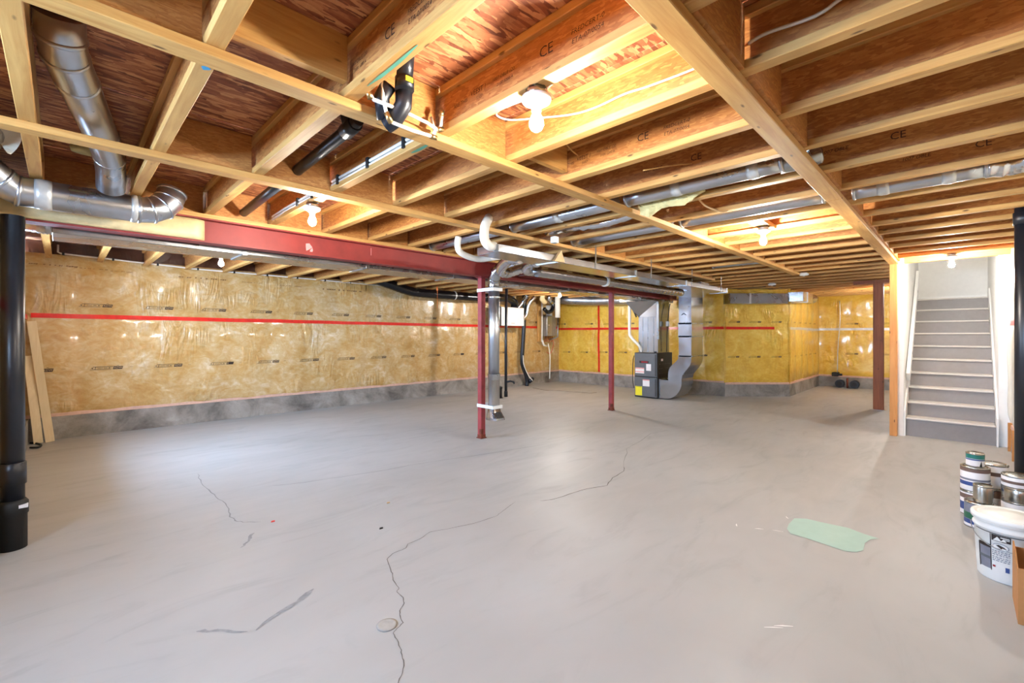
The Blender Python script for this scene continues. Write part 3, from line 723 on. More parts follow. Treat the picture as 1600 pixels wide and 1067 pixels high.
# return trunk in front of the beam
t = thing('sheet_metal_duct', (5.9, 3.2, 2.15), 'long flat galvanised trunk duct in front of the red beam', 'duct')
xs = [2.78, 3.62, 5.2, 6.7, 8.38]
for k, (x0, x1) in enumerate(zip(xs, xs[1:])):
    b = B(); seam_box(b, x0 + .002, x1 - .002, 2.94, 3.24, 2.15, 2.222); part('duct_section', b, 'galvanised', t)
    b = B(); b.box(x1 - .015, x1 + .015, 2.934, 3.246, 2.144, 2.228); part('drive_cleat', b, 'galv_dull', t)
b = B(); b.prism([(3.53, 2.938, 2.15), (3.70, 2.938, 2.15), (3.64, 2.938, 2.27)], (0, -.03, 0)); part('damper_bracket', b, 'debris_tan', t)
for x in (4.3, 5.6, 6.9, 8.1):
    b = B(); b.box(x - .012, x + .012, 2.936, 2.938, 2.16, 2.42); part('hanger_strap', b, 'galv_dull', t)
b = B(); b.prism([(8.02, 3.63, 2.20), (8.02, 3.25, 2.20), (8.36, 3.25, 2.20), (9.8, 3.92, 2.20), (9.8, 4.24, 2.20), (9.2, 4.24, 2.20)], (0, 0, .14)); part('crossover', b, 'galvanised', t)
b = B(); b.box(4.6, 9.15, 3.635, 4.49, 2.236, 2.375, .004); part('return_pan', b, 'bright_galv', t)
b = B(); b.box(3.60, 3.66, 2.96, 3.02, 2.355, 2.4195); solo('junction_box', b, 'white_plastic', 'small white junction box above the triangular bracket of the trunk', 'junction box')
# return drop into the furnace
t = thing('return_drop', (9.5, 4.1, 0), 'tall rectangular sheet-metal drop curving into the base of the furnace', 'duct')
YA, YBk, X0, X1 = 3.94, 4.21, 9.22, 9.80
prof = []   # (y right edge, y left edge, z) going down
def rr(yr, yl, z): return [(X0, yl, z), (X0, yr, z), (X1, yr, z), (X1, yl, z)]
b = B(); b.loft([rr(YA, YBk, 2.20), rr(YA, YBk, 1.62)]); part('duct_section', b, 'galvanised', t)
b = B(); b.loft([rr(YA - .008, YBk + .012, 1.64), rr(YA - .008, YBk + .012, 1.36)]); part('duct_section', b, 'galvanised', t)
b = B(); b.loft([rr(YA, YBk, 1.38), rr(YA, YBk, .95)]); part('duct_section', b, 'galvanised', t)
offs = [rr(YA + dy, YBk + dl, z) for dy, dl, z in ((0, 0, .95), (.0, .02, .88), (.01, .07, .82), (.035, .14, .76), (.08, .20, .69), (.14, .225, .62), (.19, .235, .55), (.21, .235, .47))]
b = B(); b.loft(offs); part('offset_elbow', b, 'galvanised', t)
arc = []
for k in range(9):
    a = k / 8 * PI / 2; arc.append((YA + .21 + .35 * (1 - math.cos(a)), .40 - .38 * math.sin(a)))
poly_ = [(X0, YA + .21, .47)] + [(X0, y, z) for y, z in arc] + [(X0, 4.648, .02), (X0, 4.648, .42), (X0, YBk + .235, .42), (X0, YBk + .235, .47)]
b = B(); b.prism(poly_, (X1 - X0, 0, 0)); part('boot', b, 'galvanised', t)
b = B(); b.box(X0 - .006, X1 + .006, 4.628, 4.648, .012, .435); part('flange_collar', b, 'galv_dull', t)
for z in (1.64, 1.36, .95):
    b = B(); b.loft([rr(YA - .012, YBk + .016, z + .012), rr(YA - .012, YBk + .016, z - .012)]); part('cleat', b, 'galv_dull', t)
b = B(); flat_mark(b, lambda u, v: Vector((X0 - .0015, 4.10 - u, 1.83 + v)), None, 0, [[(-.06, -.015), (0, .03), (.06, -.015), (.035, -.015), (0, .012), (-.035, -.015)]]); part('print_mark', b, 'print_ink', t)
b = B(); flat_mark(b, lambda u, v: Vector((X0 - .0015, 3.99 - u, 1.98 + v)), 'P', .06); part('print_mark', b, 'print_ink', t)

# furnace
FX, FY0, FY1, FZ = 9.14, 4.655, 5.21, 1.0
t = thing('furnace', (9.45, 4.93, 0), 'grey upright gas furnace with stickers on its front doors', 'furnace')
b = B(); b.box(FX + .02, FX + .72, FY0, FY1, .012, FZ, .006); part('cabinet', b, 'furnace_side', t)
for (z0, z1) in ((.03, .455), (.475, FZ - .012)):
    b = B(); b.box(FX, FX + .0195, FY0 + .012, FY1 - .008, z0, z1, .006); d_ = part('door', b, 'furnace_grey', t)
    b = B(); b.box(FX - .004, FX - .0005, FY0 + .03, FY0 + .05, z0 + .02, z1 - .02); part('edge_rib', b, 'furnace_side', d_)
    if z0 > .3:
        b = B(); b.box(FX - .009, FX - .001, 4.855, 5.08, .77, .822, .004); bd = part('badge', b, 'furnace_side', d_)
        b = B(); b.box(FX - .0105, FX - .0092, 4.875, 5.03, .782, .81); part('badge_plate', b, 'label_red', bd)
        st = ((4.965, 5.18, .54, .665, 'sticker_white'), (4.80, 4.915, .605, .755, 'sticker_white'), (4.965, 5.18, .64, .664, 'sticker_pink'), (4.965, 5.18, .565, .585, 'sticker_pink'))
    else: st = ((4.836, 5.0, .26, .41, 'sticker_white'), (5.016, 5.18, .045, .25, 'sticker_yellow'), (4.836, 5.0, .385, .41, 'sticker_pink'), (5.03, 5.16, .235, .243, 'furnace_side'))
    for k, (y0, y1, a, c, mt) in enumerate(st):
        b = B(); b.box(FX - .0018 - .0008 * (k > 1), FX - .0006, y0, y1, a, c); part('sticker', b, mt, d_)
b = B()
for k in range(26): b.box(FX + .12 + .09 * (k % 6) - .006, FX + .12 + .09 * (k % 6) + .006, FY0 - .001, FY0 - .0002, .45 + .1 * (k // 6), .462 + .1 * (k // 6))
part('knockout', b, 'galv_dull', t)
b = B(); b.box(FX + .18, FX + .27, FY0 - .0022, FY0 - .0005, .82, .87); part('sticker', b, 'sticker_white', t)
b = B(); b.lathe([(.025, 0), (.025, .03)], (9.25, 4.76, FZ), 12); part('vent_stub', b, 'black_abs', t)
b = B(); b.tube(smooth_path([(9.16, 5.222, .93), (9.13, 5.235, .8), (9.14, 5.25, .5), (9.12, 5.235, .35), (9.15, 5.225, .2)], 6), .008, 8); part('gas_hose', b, 'black_dull', t)
# plenum above the furnace
t = thing('supply_plenum', (9.5, 4.93, FZ), 'grey sheet-metal plenum rising from the furnace to the trunk duct', 'duct')
b = B(); b.box(9.26, 9.80, 4.70, 5.17, FZ, 1.80, .004); part('duct_section', b, 'galvanised', t)
b = B(); b.loft([[(9.26, 4.70, 1.80), (9.80, 4.70, 1.80), (9.80, 5.17, 1.80), (9.26, 5.17, 1.80)], [(9.26, 4.70, 2.145), (9.80, 4.70, 2.145), (9.80, 5.10, 2.145), (9.0, 5.36, 2.145)]]); part('transition', b, 'galvanised', t)
b = B()
for y in (4.80, 4.94, 5.06): b.box(9.252, 9.2595, y - .004, y + .004, FZ + .02, 1.79)
part('cross_seam', b, 'galv_dull', t)
b = B(); b.box(9.0, 9.5, 5.10, 5.50, 2.14, 2.37, .004); part('elbow_box', b, 'galvanised', t)
b = B(); b.beam((9.245, 4.69, 2.12), (9.245, 4.685, 1.3), .05, .04, (1, 0, 0)); part('corner_angle', b, 'galv_dull', t)
solo('vent_pipe', B().tube(smooth_path([(9.2, 5.36, 2.14), (9.2, 5.36, 1.8), (9.2, 5.36, 1.45), (9.2, 5.33, 1.36), (9.21, 5.22, 1.24), (9.24, 5.13, 1.14), (9.3, 5.1, 1.0)], 5), .033, 14), 'white_pvc', 'white PVC vent pipe angling down into the furnace top', 'pipe')
solo('drain_pipe', B().tube([(9.19, 5.30, 2.02), (9.2, 5.235, 1.90), (9.205, 5.19, 1.80)], .018, 10), 'black_abs', 'short black pipe angled beside the furnace plenum', 'pipe')
solo('conduit', B().tube(smooth_path([(9.7, 4.63, 2.1), (9.62, 4.625, 1.9), (9.55, 4.625, 1.5), (9.55, 4.64, 1.02)], 5), .009, 8), 'black_dull', 'thin dark conduit dropping to the right side of the furnace', 'cable')

solo('switch_box', B().box(9.53, 9.60, 4.595, 4.65, 1.59, 1.70, .004), 'white_plastic', 'small white switch box on the conduit right of the furnace plenum', 'switch box')
# vertical vent duct beside the first post
VX, VY = 4.075, 4.40
t = thing('vent_stack', (VX, VY, .3), 'shiny silver vent duct strapped to the nearer red post', 'duct')
b = B(); b.tube([(VX, VY, 2.06), (VX, VY, .86)], .074, 22); part('pipe', b, 'round_galv', t)
ep = [(4.22, 3.95, 2.30), (4.14, 4.1, 2.305), (4.05, 4.23, 2.28), (4.03, 4.31, 2.22), (4.05, 4.37, 2.14), (VX, VY, 2.06), (VX, VY, 2.03)]
b = B(); b.tube(ep, .078, 22); part('elbow', b, 'galvanised', t)
b = B()
for i in range(1, 6): ring_on(b, ep[i], Vector(ep[i + 1]) - Vector(ep[i - 1]), .079, .008)
ring_on(b, (VX, VY, 1.9), (0, 0, 1), .075, .02); part('seam_ring', b, 'galvanised', t)
def ov(cx, cy, rx, ry, z, n=20): return [(cx + rx * math.copysign(abs(math.cos(2 * PI * k / n)) ** .6, math.cos(2 * PI * k / n)), cy + ry * math.copysign(abs(math.sin(2 * PI * k / n)) ** .6, math.sin(2 * PI * k / n)), z) for k in range(n)]
b = B(); b.loft([ov(VX, VY, .076, .076, .88), ov(VX, VY, .075, .06, .80), ov(VX, VY, .075, .056, .50), ov(VX, VY, .075, .056, .44)]); part('oval_boot', b, 'galvanised', t)
b = B(); b.loft([ov(VX, VY, .078, .06, .45), ov(VX - .01, VY - .02, .08, .075, .38), ov(VX - .02, VY - .05, .10, .11, .31), ov(VX - .02, VY - .05, .105, .115, .28)]); part('register_boot', b, 'galvanised', t)
for z in (2.0, .445):
    b = B(); b.loft([[(3.985, 4.32, z - .022), (4.155, 4.32, z - .022), (4.155, 4.645, z - .022), (3.985, 4.645, z - .022)], [(3.985, 4.32, z + .022), (4.155, 4.32, z + .022), (4.155, 4.645, z + .022), (3.985, 4.645, z + .022)]], False); part('strap', b, 'white_plastic', t)
round_duct('branch_duct', [(4.2, 3.97, 2.30), (4.40, 3.93, 2.30), (4.598, 3.92, 2.305)], .07, 'short silver branch duct linking the vent stack to the trunk', [(1, 'round_galv', .01)])
for k, (ct, lab) in enumerate((([(3.35, 3.22, 2.19), (3.40, 3.45, 2.20), (3.52, 3.68, 2.14), (3.72, 3.78, 2.13), (3.9, 3.72, 2.2)], 'crumpled foil flex duct looping down from the trunk, left of two'), ([(3.62, 3.22, 2.19), (3.70, 3.42, 2.19), (3.82, 3.56, 2.15), (3.98, 3.60, 2.16)], 'crumpled foil flex duct looping down from the trunk, right of two'))):
    pts = smooth_path(ct, 8); b = B(); b.tube(pts, [.055 + .006 * (i % 2) + .008 * noise.noise(Vector((i * .7, k, 0))) for i in range(len(pts))], 16); solo('foil_flex_duct', b, 'foil', lab, 'duct', 'foil flex ducts under the trunk')
pts = [(3.98 + .03 * i, 3.55, 2.155) for i in range(130)]
b = B(); b.tube(pts, [.066 + (.003 if i % 4 < 2 else 0) for i in range(len(pts))], 18); cd = solo('corrugated_duct', b, 'galvanised', 'long corrugated silver pipe running beneath the galvanised trunk', 'duct')
b = B(); ring_on(b, (5.42, 3.55, 2.155), (1, 0, 0), .072, .03); part('tape_band', b, 'white_plastic', cd)
# white pipes at the left end of the trunk
solo('white_pipe', B().tube(smooth_path([(2.77, 3.06, 2.47), (2.71, 3.02, 2.42), (2.665, 3.0, 2.35), (2.665, 3.0, 2.25), (2.72, 3.0, 2.20), (2.80, 3.02, 2.21)], 6), .042, 14), 'white_pvc', 'white elbow pipe curving from the joists into the trunk end', 'pipe')
solo('white_pipe', B().tube(smooth_path([(2.70, 3.42, 2.34), (2.69, 3.42, 2.26), (2.72, 3.42, 2.20), (2.84, 3.42, 2.165), (2.97, 3.42, 2.16), (3.08, 3.36, 2.18), (3.12, 3.235, 2.188)], 6), .03, 12), 'white_pvc', 'thin white pipe looping low beside the red beam', 'pipe')
# round ducts in the joist bays
def bay_duct(x, y0, y1, label, r=.06, z=2.475, tapes=(), x2=None):
    x2 = x if x2 is None else x2; n = 9; pts = [(x + (x2 - x) * i / (n - 1), y0 + (y1 - y0) * i / (n - 1), z) for i in range(n)]
    round_duct('bay_duct', pts, r, label, [(0, 'round_galv', .01), (8, 'round_galv', .01)], group='round ducts between the joists', tapes=[(a, 'silver_tape', .035) for a in tapes])
bay_duct(3.17, .78, 1.86, 'round duct in the joist bay above the hanging insulation scrap', tapes=(1.2, 5))
bay_duct(3.17, 1.98, 3.13, 'round duct in the joist bay between the two straps, nearest the camera', tapes=(4,))
bay_duct(3.17, 3.28, 4.5, 'round duct in the joist bay above the red beam beside the white pipes')
bay_duct(4.15, .74, 1.86, 'round duct in the joist bay running to the wide plate', tapes=())
bay_duct(4.15, 1.98, 3.13, 'round duct in the joist bay between the straps, farther from the camera')
bay_duct(4.20, -.12, .56, 'taped round duct in the joist bay right of the wide plate', tapes=(2, 6))
bay_duct(7.12, 1.98, 2.7, 'short round duct far back between the joists', r=.05)
pts = smooth_path([(4.2, -.12, 2.475), (4.22, -.24, 2.47), (4.19, -.33, 2.48), (4.2, -.42, 2.47)], 8); b = B(); b.tube(pts, [.066 + .012 * noise.noise(Vector((i * .9, 3, 0))) for i in range(len(pts))], 16); solo('foil_flex_duct', b, 'foil', 'wrinkled foil duct end beside the black pipe at upper right', 'duct')
pts = smooth_path([(3.2, .80, 2.475), (3.22, .68, 2.48), (3.25, .6, 2.5)], 6); b = B(); b.tube(pts, .06, 16); solo('duct_elbow', b, 'galv_dull', 'grey duct elbow meeting the wide plate', 'duct')
pts = smooth_path([(3.62, 2.05, 2.49), (3.66, 2.4, 2.47), (3.62, 2.75, 2.48), (3.64, 3.1, 2.49)], 8); b = B(); b.tube(pts, [.045 + .014 * noise.noise(Vector((i * .8, 9, 0))) for i in range(len(pts))], 14); solo('foil_scrap', b, 'foil', 'crumpled foil wrap lying in the joist bay between the straps', 'foil wrap')
# duct along the diagonal bay wall
dv = Vector((D1[0] - D0[0], D1[1] - D0[1], 0)).normalized(); nv = Vector((dv.y, -dv.x, 0))
t = thing('sheet_metal_duct', (10.7, 3.0, 2.05), 'dark galvanised trunk duct hugging the diagonal bay wall', 'duct')
s0 = Vector((D0[0], D0[1], 0)) + nv * .20 - dv * .05
for a, c in ((0, .45), (.452, 1.28)):
    b = B(); p, q = s0 + dv * a + Vector((0, 0, 2.20)), s0 + dv * c + Vector((0, 0, 2.20)); b.beam(p, q, .3, .22); part('duct_section', b, 'galv_dull', t)
b = B(); p = s0 + dv * .45 + Vector((0, 0, 2.2)); b.beam(p - dv * .02, p + dv * .02, .312, .232); part('drive_cleat', b, 'silver_tape', t)
pp = s0 + dv * 1.28
b = B(); b.box(pp.x - .05, pp.x + .85, 2.40, 2.70, 2.13, 2.34, .006); part('duct_section', b, 'foil', t)
b = B(); b.box(pp.x + .3, pp.x + .36, 2.392, 2.708, 2.122, 2.348); part('drive_cleat', b, 'silver_tape', t)
pts = smooth_path([(pp.x + .85, 2.55, 2.23), (pp.x + 1.15, 2.55, 2.24), (pp.x + 1.4, 2.5, 2.27)], 8); b = B(); b.tube(pts, [.10 + .008 * (i % 2) for i in range(len(pts))], 18); part('foil_end', b, 'foil', t)

# ================================================================== MECHANICAL CORNER
t = thing('air_exchanger', (8.15, 8.3, 1.62), 'white box air exchanger hung on the yellow wall', 'air exchanger')
b = B(); b.box(7.78, 8.60, 8.12, 8.50, 1.63, 2.10, .008); part('cabinet', b, 'white_plastic', t)
b = B(); b.box(7.68, 7.778, 8.12, 8.50, 1.62, 2.11, .006); part('end_panel', b, 'black_dull', t)
b = B(); b.box(8.12, 8.25, 8.117, 8.1195, 1.69, 1.70); b.box(7.83, 7.836, 8.117, 8.1195, 1.75, 2.0); part('print_mark', b, 'print_ink', t)
for x in (7.9, 8.4):
    b = B(); b.box(x - .012, x + .012, 8.3, 8.302, 2.10, 2.6); part('hanger_strap', b, 'galv_dull', t)
pts = smooth_path([(4.45, 8.30, 2.52), (4.75, 8.25, 2.43), (5.25, 8.2, 2.31), (5.9, 8.15, 2.29), (6.85, 8.12, 2.29), (7.5, 8.1, 2.31), (8.0, 8.15, 2.33), (8.35, 8.25, 2.25), (8.42, 8.3, 2.12)], 12)
b = B(); b.tube(pts, [.095 + .005 * noise.noise(Vector((i * 1.3, 0, 0))) + .003 * (i % 2) for i in range(len(pts))], 18)
fd = solo('flex_duct', b, 'black_poly', 'fat black insulated flex duct sagging along the left wall top', 'duct')
b = B(); ring_on(b, (6.3, 8.135, 2.29), (1, 0, 0), .097, .02); part('tape_band', b, 'silver_tape', fd)
solo('hanger_strap', B().box(5.74, 5.78, 8.03, 8.035, 2.36, 2.44).box(5.755, 5.762, 8.02, 8.024, 1.98, 2.37), 'orange_strap', 'orange hanger strap with loose end over the black flex duct', 'strap')
for k, (ct, r, lab) in enumerate((([(8.55, 8.3, 2.10), (8.66, 8.2, 2.3), (8.6, 8.0, 2.45)], .05, 'silver flex pipe rising from the air exchanger, left of two'), ([(8.62, 8.2, 1.80), (8.74, 8.15, 1.95), (8.76, 8.1, 2.2), (8.9, 8.0, 2.42)], .05, 'silver flex pipe rising beside the air exchanger, right of two'))):
    pts = smooth_path(ct, 8); solo('flex_pipe', B().tube(pts, [r + .004 * (i % 2) for i in range(len(pts))], 14), 'foil', lab, 'duct', 'silver flex pipes of the air exchanger')
for k in range(3):
    x = 9.1 + .28 * k
    solo('flex_pipe', B().tube([(x, 7.9, 2.5), (x + .02, 7.95, 2.36), (x + .16, 7.98, 2.28), (x + .2, 7.98, 2.3)], [.065, .072, .068, .06], 14), ('foil_insul', 'foil', 'galvanised')[k], ('cream wrapped vent pipe above the water heater', 'silver vent pipe above the water heater between two others', 'bright silver vent pipe above the water heater nearest the white pipe')[k], 'duct')
pts = smooth_path([(9.2, 7.95, 2.1), (9.35, 7.95, 2.02), (9.55, 7.98, 2.06), (9.63, 7.99, 2.16), (9.64, 7.99, 2.26)], 8); solo('flex_pipe', B().tube(pts, [.05 + .006 * (i % 2) for i in range(len(pts))], 14), 'black_poly', 'dark corrugated flex loop left of the water heater', 'duct')
t = thing('water_heater', (9.95, 8.45, 1.3), 'grey tankless water heater mounted in the wall corner', 'water heater')
b = B(); b.box(9.76, 10.18, 8.32, 8.56, 1.36, 1.94, .01); part('cabinet', b, 'heater_grey', t)
b = B(); b.box(9.78, 9.97, 8.312, 8.3195, 1.38, 1.92); part('front_panel', b, 'galv_dull', t)
b = B(); b.box(9.60, 9.74, 8.50, 8.56, 1.2, 2.4, .004); part('backboard', b, 'pine_z', t)
b = B(); b.box(9.8, 9.86, 8.308, 8.3118, 1.66, 1.69); part('label', b, 'sticker_white', t)
b = B()
for x in (9.80, 9.87, 9.94, 10.02, 10.1): b.tube([(x, 8.42, 1.36), (x, 8.42, 1.26), (x - .05, 8.4, 1.2)], .016, 8)
part('fitting', b, 'copper', t)
b = B(); b.box(9.93, 10.04, 8.36, 8.5, 1.945, 2.25, .004); part('vent_box', b, 'white_plastic', t)
b = B(); b.tube([(9.66, 8.42, 2.4), (9.66, 8.42, 1.2)], .022, 10); b.tube([(9.66, 8.42, 1.25), (9.72, 8.40, 1.1), (9.86, 8.4, 1.08)], .028, 10); part('supply_pipe', b, 'white_pvc', t)
solo('white_pipe', B().tube([(9.60, 7.80, 2.655), (9.60, 7.80, 1.87)], .072, 16), 'white_pvc', 'fat white vertical pipe beside the water heater', 'pipe')
solo('gas_pipe', B().tube([(9.98, 8.1, 1.95), (9.98, 8.1, 1.35), (9.95, 8.3, 1.27), (9.95, 8.4, 1.27)], .02, 10), 'galv_dull', 'thin grey pipe below the fat white pipe', 'pipe')
solo('drain_hose', B().tube(smooth_path([(9.86, 8.36, 1.15), (9.87, 8.3, .8), (9.80, 8.25, .35), (9.79, 8.25, .15)], 5), .014, 8), 'white_pvc', 'thin white hose hanging under the water heater', 'hose')
solo('electrical_wire', B().tube(smooth_path([(10.1, 8.4, 1.3), (10.2, 8.45, 1.1), (10.12, 8.5, .85), (9.98, 8.52, .9)], 6), .007, 6), 'debris_red', 'thin red wire looping under the water heater', 'wire')
# black standpipes
t = thing('drain_stack', (7.10, 7.27, 0), 'slim black vertical drain pipe with a side spigot beyond the red post', 'pipe')
b = B(); b.tube([(7.10, 7.27, 0), (7.11, 7.28, 1.2), (7.15, 7.3, 2.6)], .032, 14); part('pipe', b, 'black_abs', t)
b = B(); b.tube([(7.1, 7.27, .33), (7.18, 7.2, .35), (7.24, 7.15, .33), (7.24, 7.15, .29)], .022, 10); part('spigot', b, 'black_abs', t)
b = B(); b.lathe([(.042, 0), (.042, .12), (.034, .13)], (7.10, 7.27, 0), 14); part('collar', b, 'black_abs', t)
t = thing('drain_stack', (8.95, 8.35, 0), 'thick black drain pipe bending at the concrete curb near the water heater', 'pipe')
b = B(); b.tube(smooth_path([(8.80, 8.30, 2.5), (8.80, 8.30, 2.0), (8.77, 8.32, 1.2), (8.75, 8.34, .75), (8.80, 8.36, .55), (8.95, 8.38, .30), (9.0, 8.38, .12), (8.98, 8.38, .0)], 5), .055, 14); part('pipe', b, 'black_abs', t)
b = B(); b.tube([(8.99, 8.3, .12), (9.1, 8.28, .18), (9.12, 8.28, .22)], .05, 12); part('wye', b, 'black_abs', t)
b = B(); b.tube(smooth_path([(8.72, 8.27, .85), (8.76, 8.28, .6), (8.95, 8.29, .3), (9.05, 8.22, .15)], 5), .012, 8); part('hose', b, 'white_pvc', t)
t = thing('floor_pipe', (6.85, 7.22, 0), 'short black open pipe stub standing on the floor beyond the red post', 'pipe')
b = B(); b.lathe([(.062, 0), (.062, .2), (.068, .2), (.068, .255), (.055, .255), (.055, .2)], (6.85, 7.22, 0), 18); part('pipe', b, 'black_abs', t)
b = B(); b.lathe([(.085, 0), (.085, .01)], (6.85, 7.22, 0), 18); part('base_flange', b, 'black_dull', t)
solo('electrical_cable', B().tube([(8.75, 7.95, .007)] + [tuple(p) for p in smooth_path([(8.72, 7.8, .006), (8.62, 7.43, .006), (8.72, 7.14, .006), (8.85, 6.68, .006), (8.93, 6.28, .006), (9.15, 6.22, .006)], 6)], .006, 6), 'grey_box', 'thin grey cord lying on the floor near the furnace', 'cord')
solo('wall_wire', B().tube(smooth_path([(8.05, 8.5, 1.62), (8.1, 8.5, 1.5), (8.05, 8.5, 1.45), (8.2, 8.54, 1.4), (8.4, 8.555, .9), (8.45, 8.56, .5)], 5), .006, 6), 'grey_box', 'thin wire trailing down the wall below the air exchanger', 'wire')
# silver horizontal duct on the furnace wall
round_duct('wall_duct', [(9.75, 8.05, 2.40), (10.0, 7.6, 2.36), (10.2, 7.0, 2.32), (10.3, 6.3, 2.30), (10.3, 5.5, 2.29)], .13, 'bright silver duct along the top of the furnace wall', [(1, 'round_galv', .012), (2, 'round_galv', .012), (3, 'round_galv', .012)])
# left wall pipe with clips
t = thing('wall_pipe', (2.6, 8.53, 2.44), 'thin white water pipe clipped along the top of the left wall', 'pipe')
b = B(); b.tube([(-.03, 8.50, 2.60), (-.03, 8.50, 2.50), (.0, 8.50, 2.485), (.68, 8.50, 2.462), (1.45, 8.50, 2.435), (3.43, 8.50, 2.43), (5.32, 8.48, 2.41)], .011, 8); part('pipe', b, 'white_pvc', t)
for k in range(11):
    x = .02 + .5 * k; z = 2.485 - .034 * min(x, 1.45) - .004 * max(0, x - 1.45)
    b = B(); b.box(x - .012, x + .012, 8.485, 8.515, z - .018, z + .018); part('clip', b, 'black_dull', t)
# black stack at the left, and the right one
t = thing('drain_stack', (-.215, 4.42, 0), 'thick black drain pipe with couplings at the far left edge', 'pipe')
PXL, PYL = -.225, 4.40
b = B(); b.tube([(PXL, PYL, .2), (PXL, PYL, 2.18)], .057, 24); part('pipe', b, 'black_abs', t)
b = B(); b.lathe([(.068, 0), (.068, .22), (.074, .225), (.074, .30), (.06, .32)], (PXL, PYL, 0), 24); part('cleanout', b, 'black_dull', t)
b = B(); b.lathe([(.065, .42), (.065, .56), (.058, .565)], (PXL, PYL, 0), 24); part('coupling', b, 'black_abs', t)
b = B(); b.box(PXL + .03, PXL + .072, PYL - .07, PYL - .03, .27, .29); part('label', b, 'sticker_white', t)
t = thing('drain_stack', (5.52, -.33, 0), 'thick black vertical pipe at the far right edge', 'pipe')
b = B(); b.tube([(5.55, -.375, .0), (5.55, -.375, 2.66)], .057, 24); part('pipe', b, 'black_abs', t)
b = B(); b.lathe([(.066, 0), (.066, .1)], (5.55, -.375, 2.3), 24); part('coupling', b, 'black_abs', t)

# ================================================================== PLUMBING AND WIRES IN THE JOIST BAYS
t = thing('toilet_drain', (1.06, 1.72, 2.35), 'black drain fitting dropping through the subfloor beside white water pipes', 'pipe')
b = B(); b.tube([(1.06, 1.70, 2.66), (1.06, 1.72, 2.52)], .036, 16); b.tube([(1.06, 1.72, 2.52), (1.06, 1.72, 2.47)], .042, 16); part('pipe', b, 'black_abs', t)
b = B(); b.tube([(1.07, 1.74, 2.49), (1.085, 1.77, 2.43), (1.06, 1.80, 2.37), (1.04, 1.84, 2.35)], .038, 14); b.tube([(1.02, 1.78, 2.50), (1.0, 1.81, 2.45), (1.03, 1.84, 2.37)], .034, 14); part('wye', b, 'black_abs', t)
b = B(); b.box(1.04, 1.075, 1.675, 1.68, 2.49, 2.51); part('sticker', b, 'sticker_yellow', t)
t = thing('water_pipes', (1.1, 1.78, 2.35), 'pair of white water pipes with crimp elbows by the black drain', 'pipe')
for ct in ([(.92, 1.78, 2.50), (.925, 1.78, 2.43), (.945, 1.78, 2.408), (1.09, 1.78, 2.41), (1.22, 1.78, 2.40), (1.285, 1.78, 2.385)], [(.985, 1.78, 2.60), (.99, 1.78, 2.43), (1.01, 1.78, 2.36), (1.035, 1.78, 2.34), (1.14, 1.78, 2.338), (1.25, 1.78, 2.345)], [(1.32, 1.80, 2.49), (1.305, 1.79, 2.42), (1.29, 1.78, 2.385)], [(1.25, 1.78, 2.345), (1.27, 1.79, 2.38), (1.29, 1.85, 2.47)]):
    b = B(); b.tube(ct, .008, 10); part('pipe', b, 'white_pvc', t)
for p, q in (((.918, 1.78, 2.44), (.93, 1.78, 2.405)), ((1.005, 1.78, 2.375), (1.03, 1.78, 2.335)), ((1.24, 1.78, 2.343), (1.27, 1.78, 2.345)), ((1.275, 1.78, 2.385), (1.31, 1.78, 2.40)), ((1.31, 1.795, 2.47), (1.32, 1.80, 2.5))):
    b = B(); b.tube([p, q], .0125, 10); part('fitting', b, 'brass', t)
t = thing('bay_drain', (1.13, 2.9, 2.5), 'black drain pipe running inside the joist bay towards the red beam', 'pipe')
b = B(); b.tube([(1.13, 2.30, 2.56), (1.13, 2.36, 2.545), (1.13, 3.15, 2.515), (1.13, 3.19, 2.513)], .034, 16); part('pipe', b, 'black_abs', t)
b = B(); b.tube([(1.13, 2.33, 2.553), (1.13, 2.45, 2.54)], .043, 16); b.tube([(1.13, 2.39, 2.54), (1.10, 2.38, 2.62)], .036, 14); part('coupling', b, 'black_abs', t)
b = B(); b.tube([(1.13, 3.24, 2.512), (1.13, 4.45, 2.47)], .034, 16); part('pipe', b, 'black_abs', t)
t = thing('clipped_pipes', (1.33, 3.2, 2.47), 'two white water pipes clipped to a joist web with black clips', 'pipe')
for z in (2.487, 2.461):
    b = B(); b.tube([(1.362, 2.02, z), (1.362, 3.16, z)], .0105, 8); b.tube([(1.362, 3.23, z), (1.362, 4.1, z), (1.35, 4.4, z - .02)], .0105, 8); part('pipe', b, 'white_pvc', t)
for y in (2.2, 2.62, 3.05, 3.5, 3.8):
    b = B(); b.box(1.343, 1.374, y - .012, y + .012, 2.442, 2.506); part('clip', b, 'black_dull', t)
# pale cables
def cable(ct, r, label, mat='white_pvc', n=6): return solo('electrical_cable', B().tube(smooth_path(ct, n), r, 8), mat, label, 'cable')
cable([(1.41, 1.27, 2.41), (1.52, 1.62, 2.5), (1.66, 1.68, 2.53), (1.80, 1.60, 2.56), (1.862, 1.42, 2.538), (1.862, 1.27, 2.522), (1.862, 1.11, 2.527), (1.862, .99, 2.516), (1.862, .785, 2.508), (1.862, .66, 2.515), (1.862, .6, 2.518)], .0048, 'white cable running along the lit joist beside the nearest bulb')
cable([(1.862, .575, 2.518), (1.86, .51, 2.526), (1.86, .385, 2.514), (1.86, .333, 2.518), (1.855, .2, 2.54), (1.86, -.3, 2.52)], .0065, 'white cable on the joist right of the wide plate')
cable([(1.43, 1.25, 2.41), (1.52, 1.28, 2.5), (1.58, 1.22, 2.56), (1.60, 1.1, 2.61)], .0065, 'short white cable rising from the nearest bulb to the subfloor')
cable([(1.40, 3.52, 2.42), (1.50, 3.42, 2.5), (1.62, 3.35, 2.55), (1.75, 3.30, 2.58)], .007, 'white cable beside the bulb in front of the red beam')
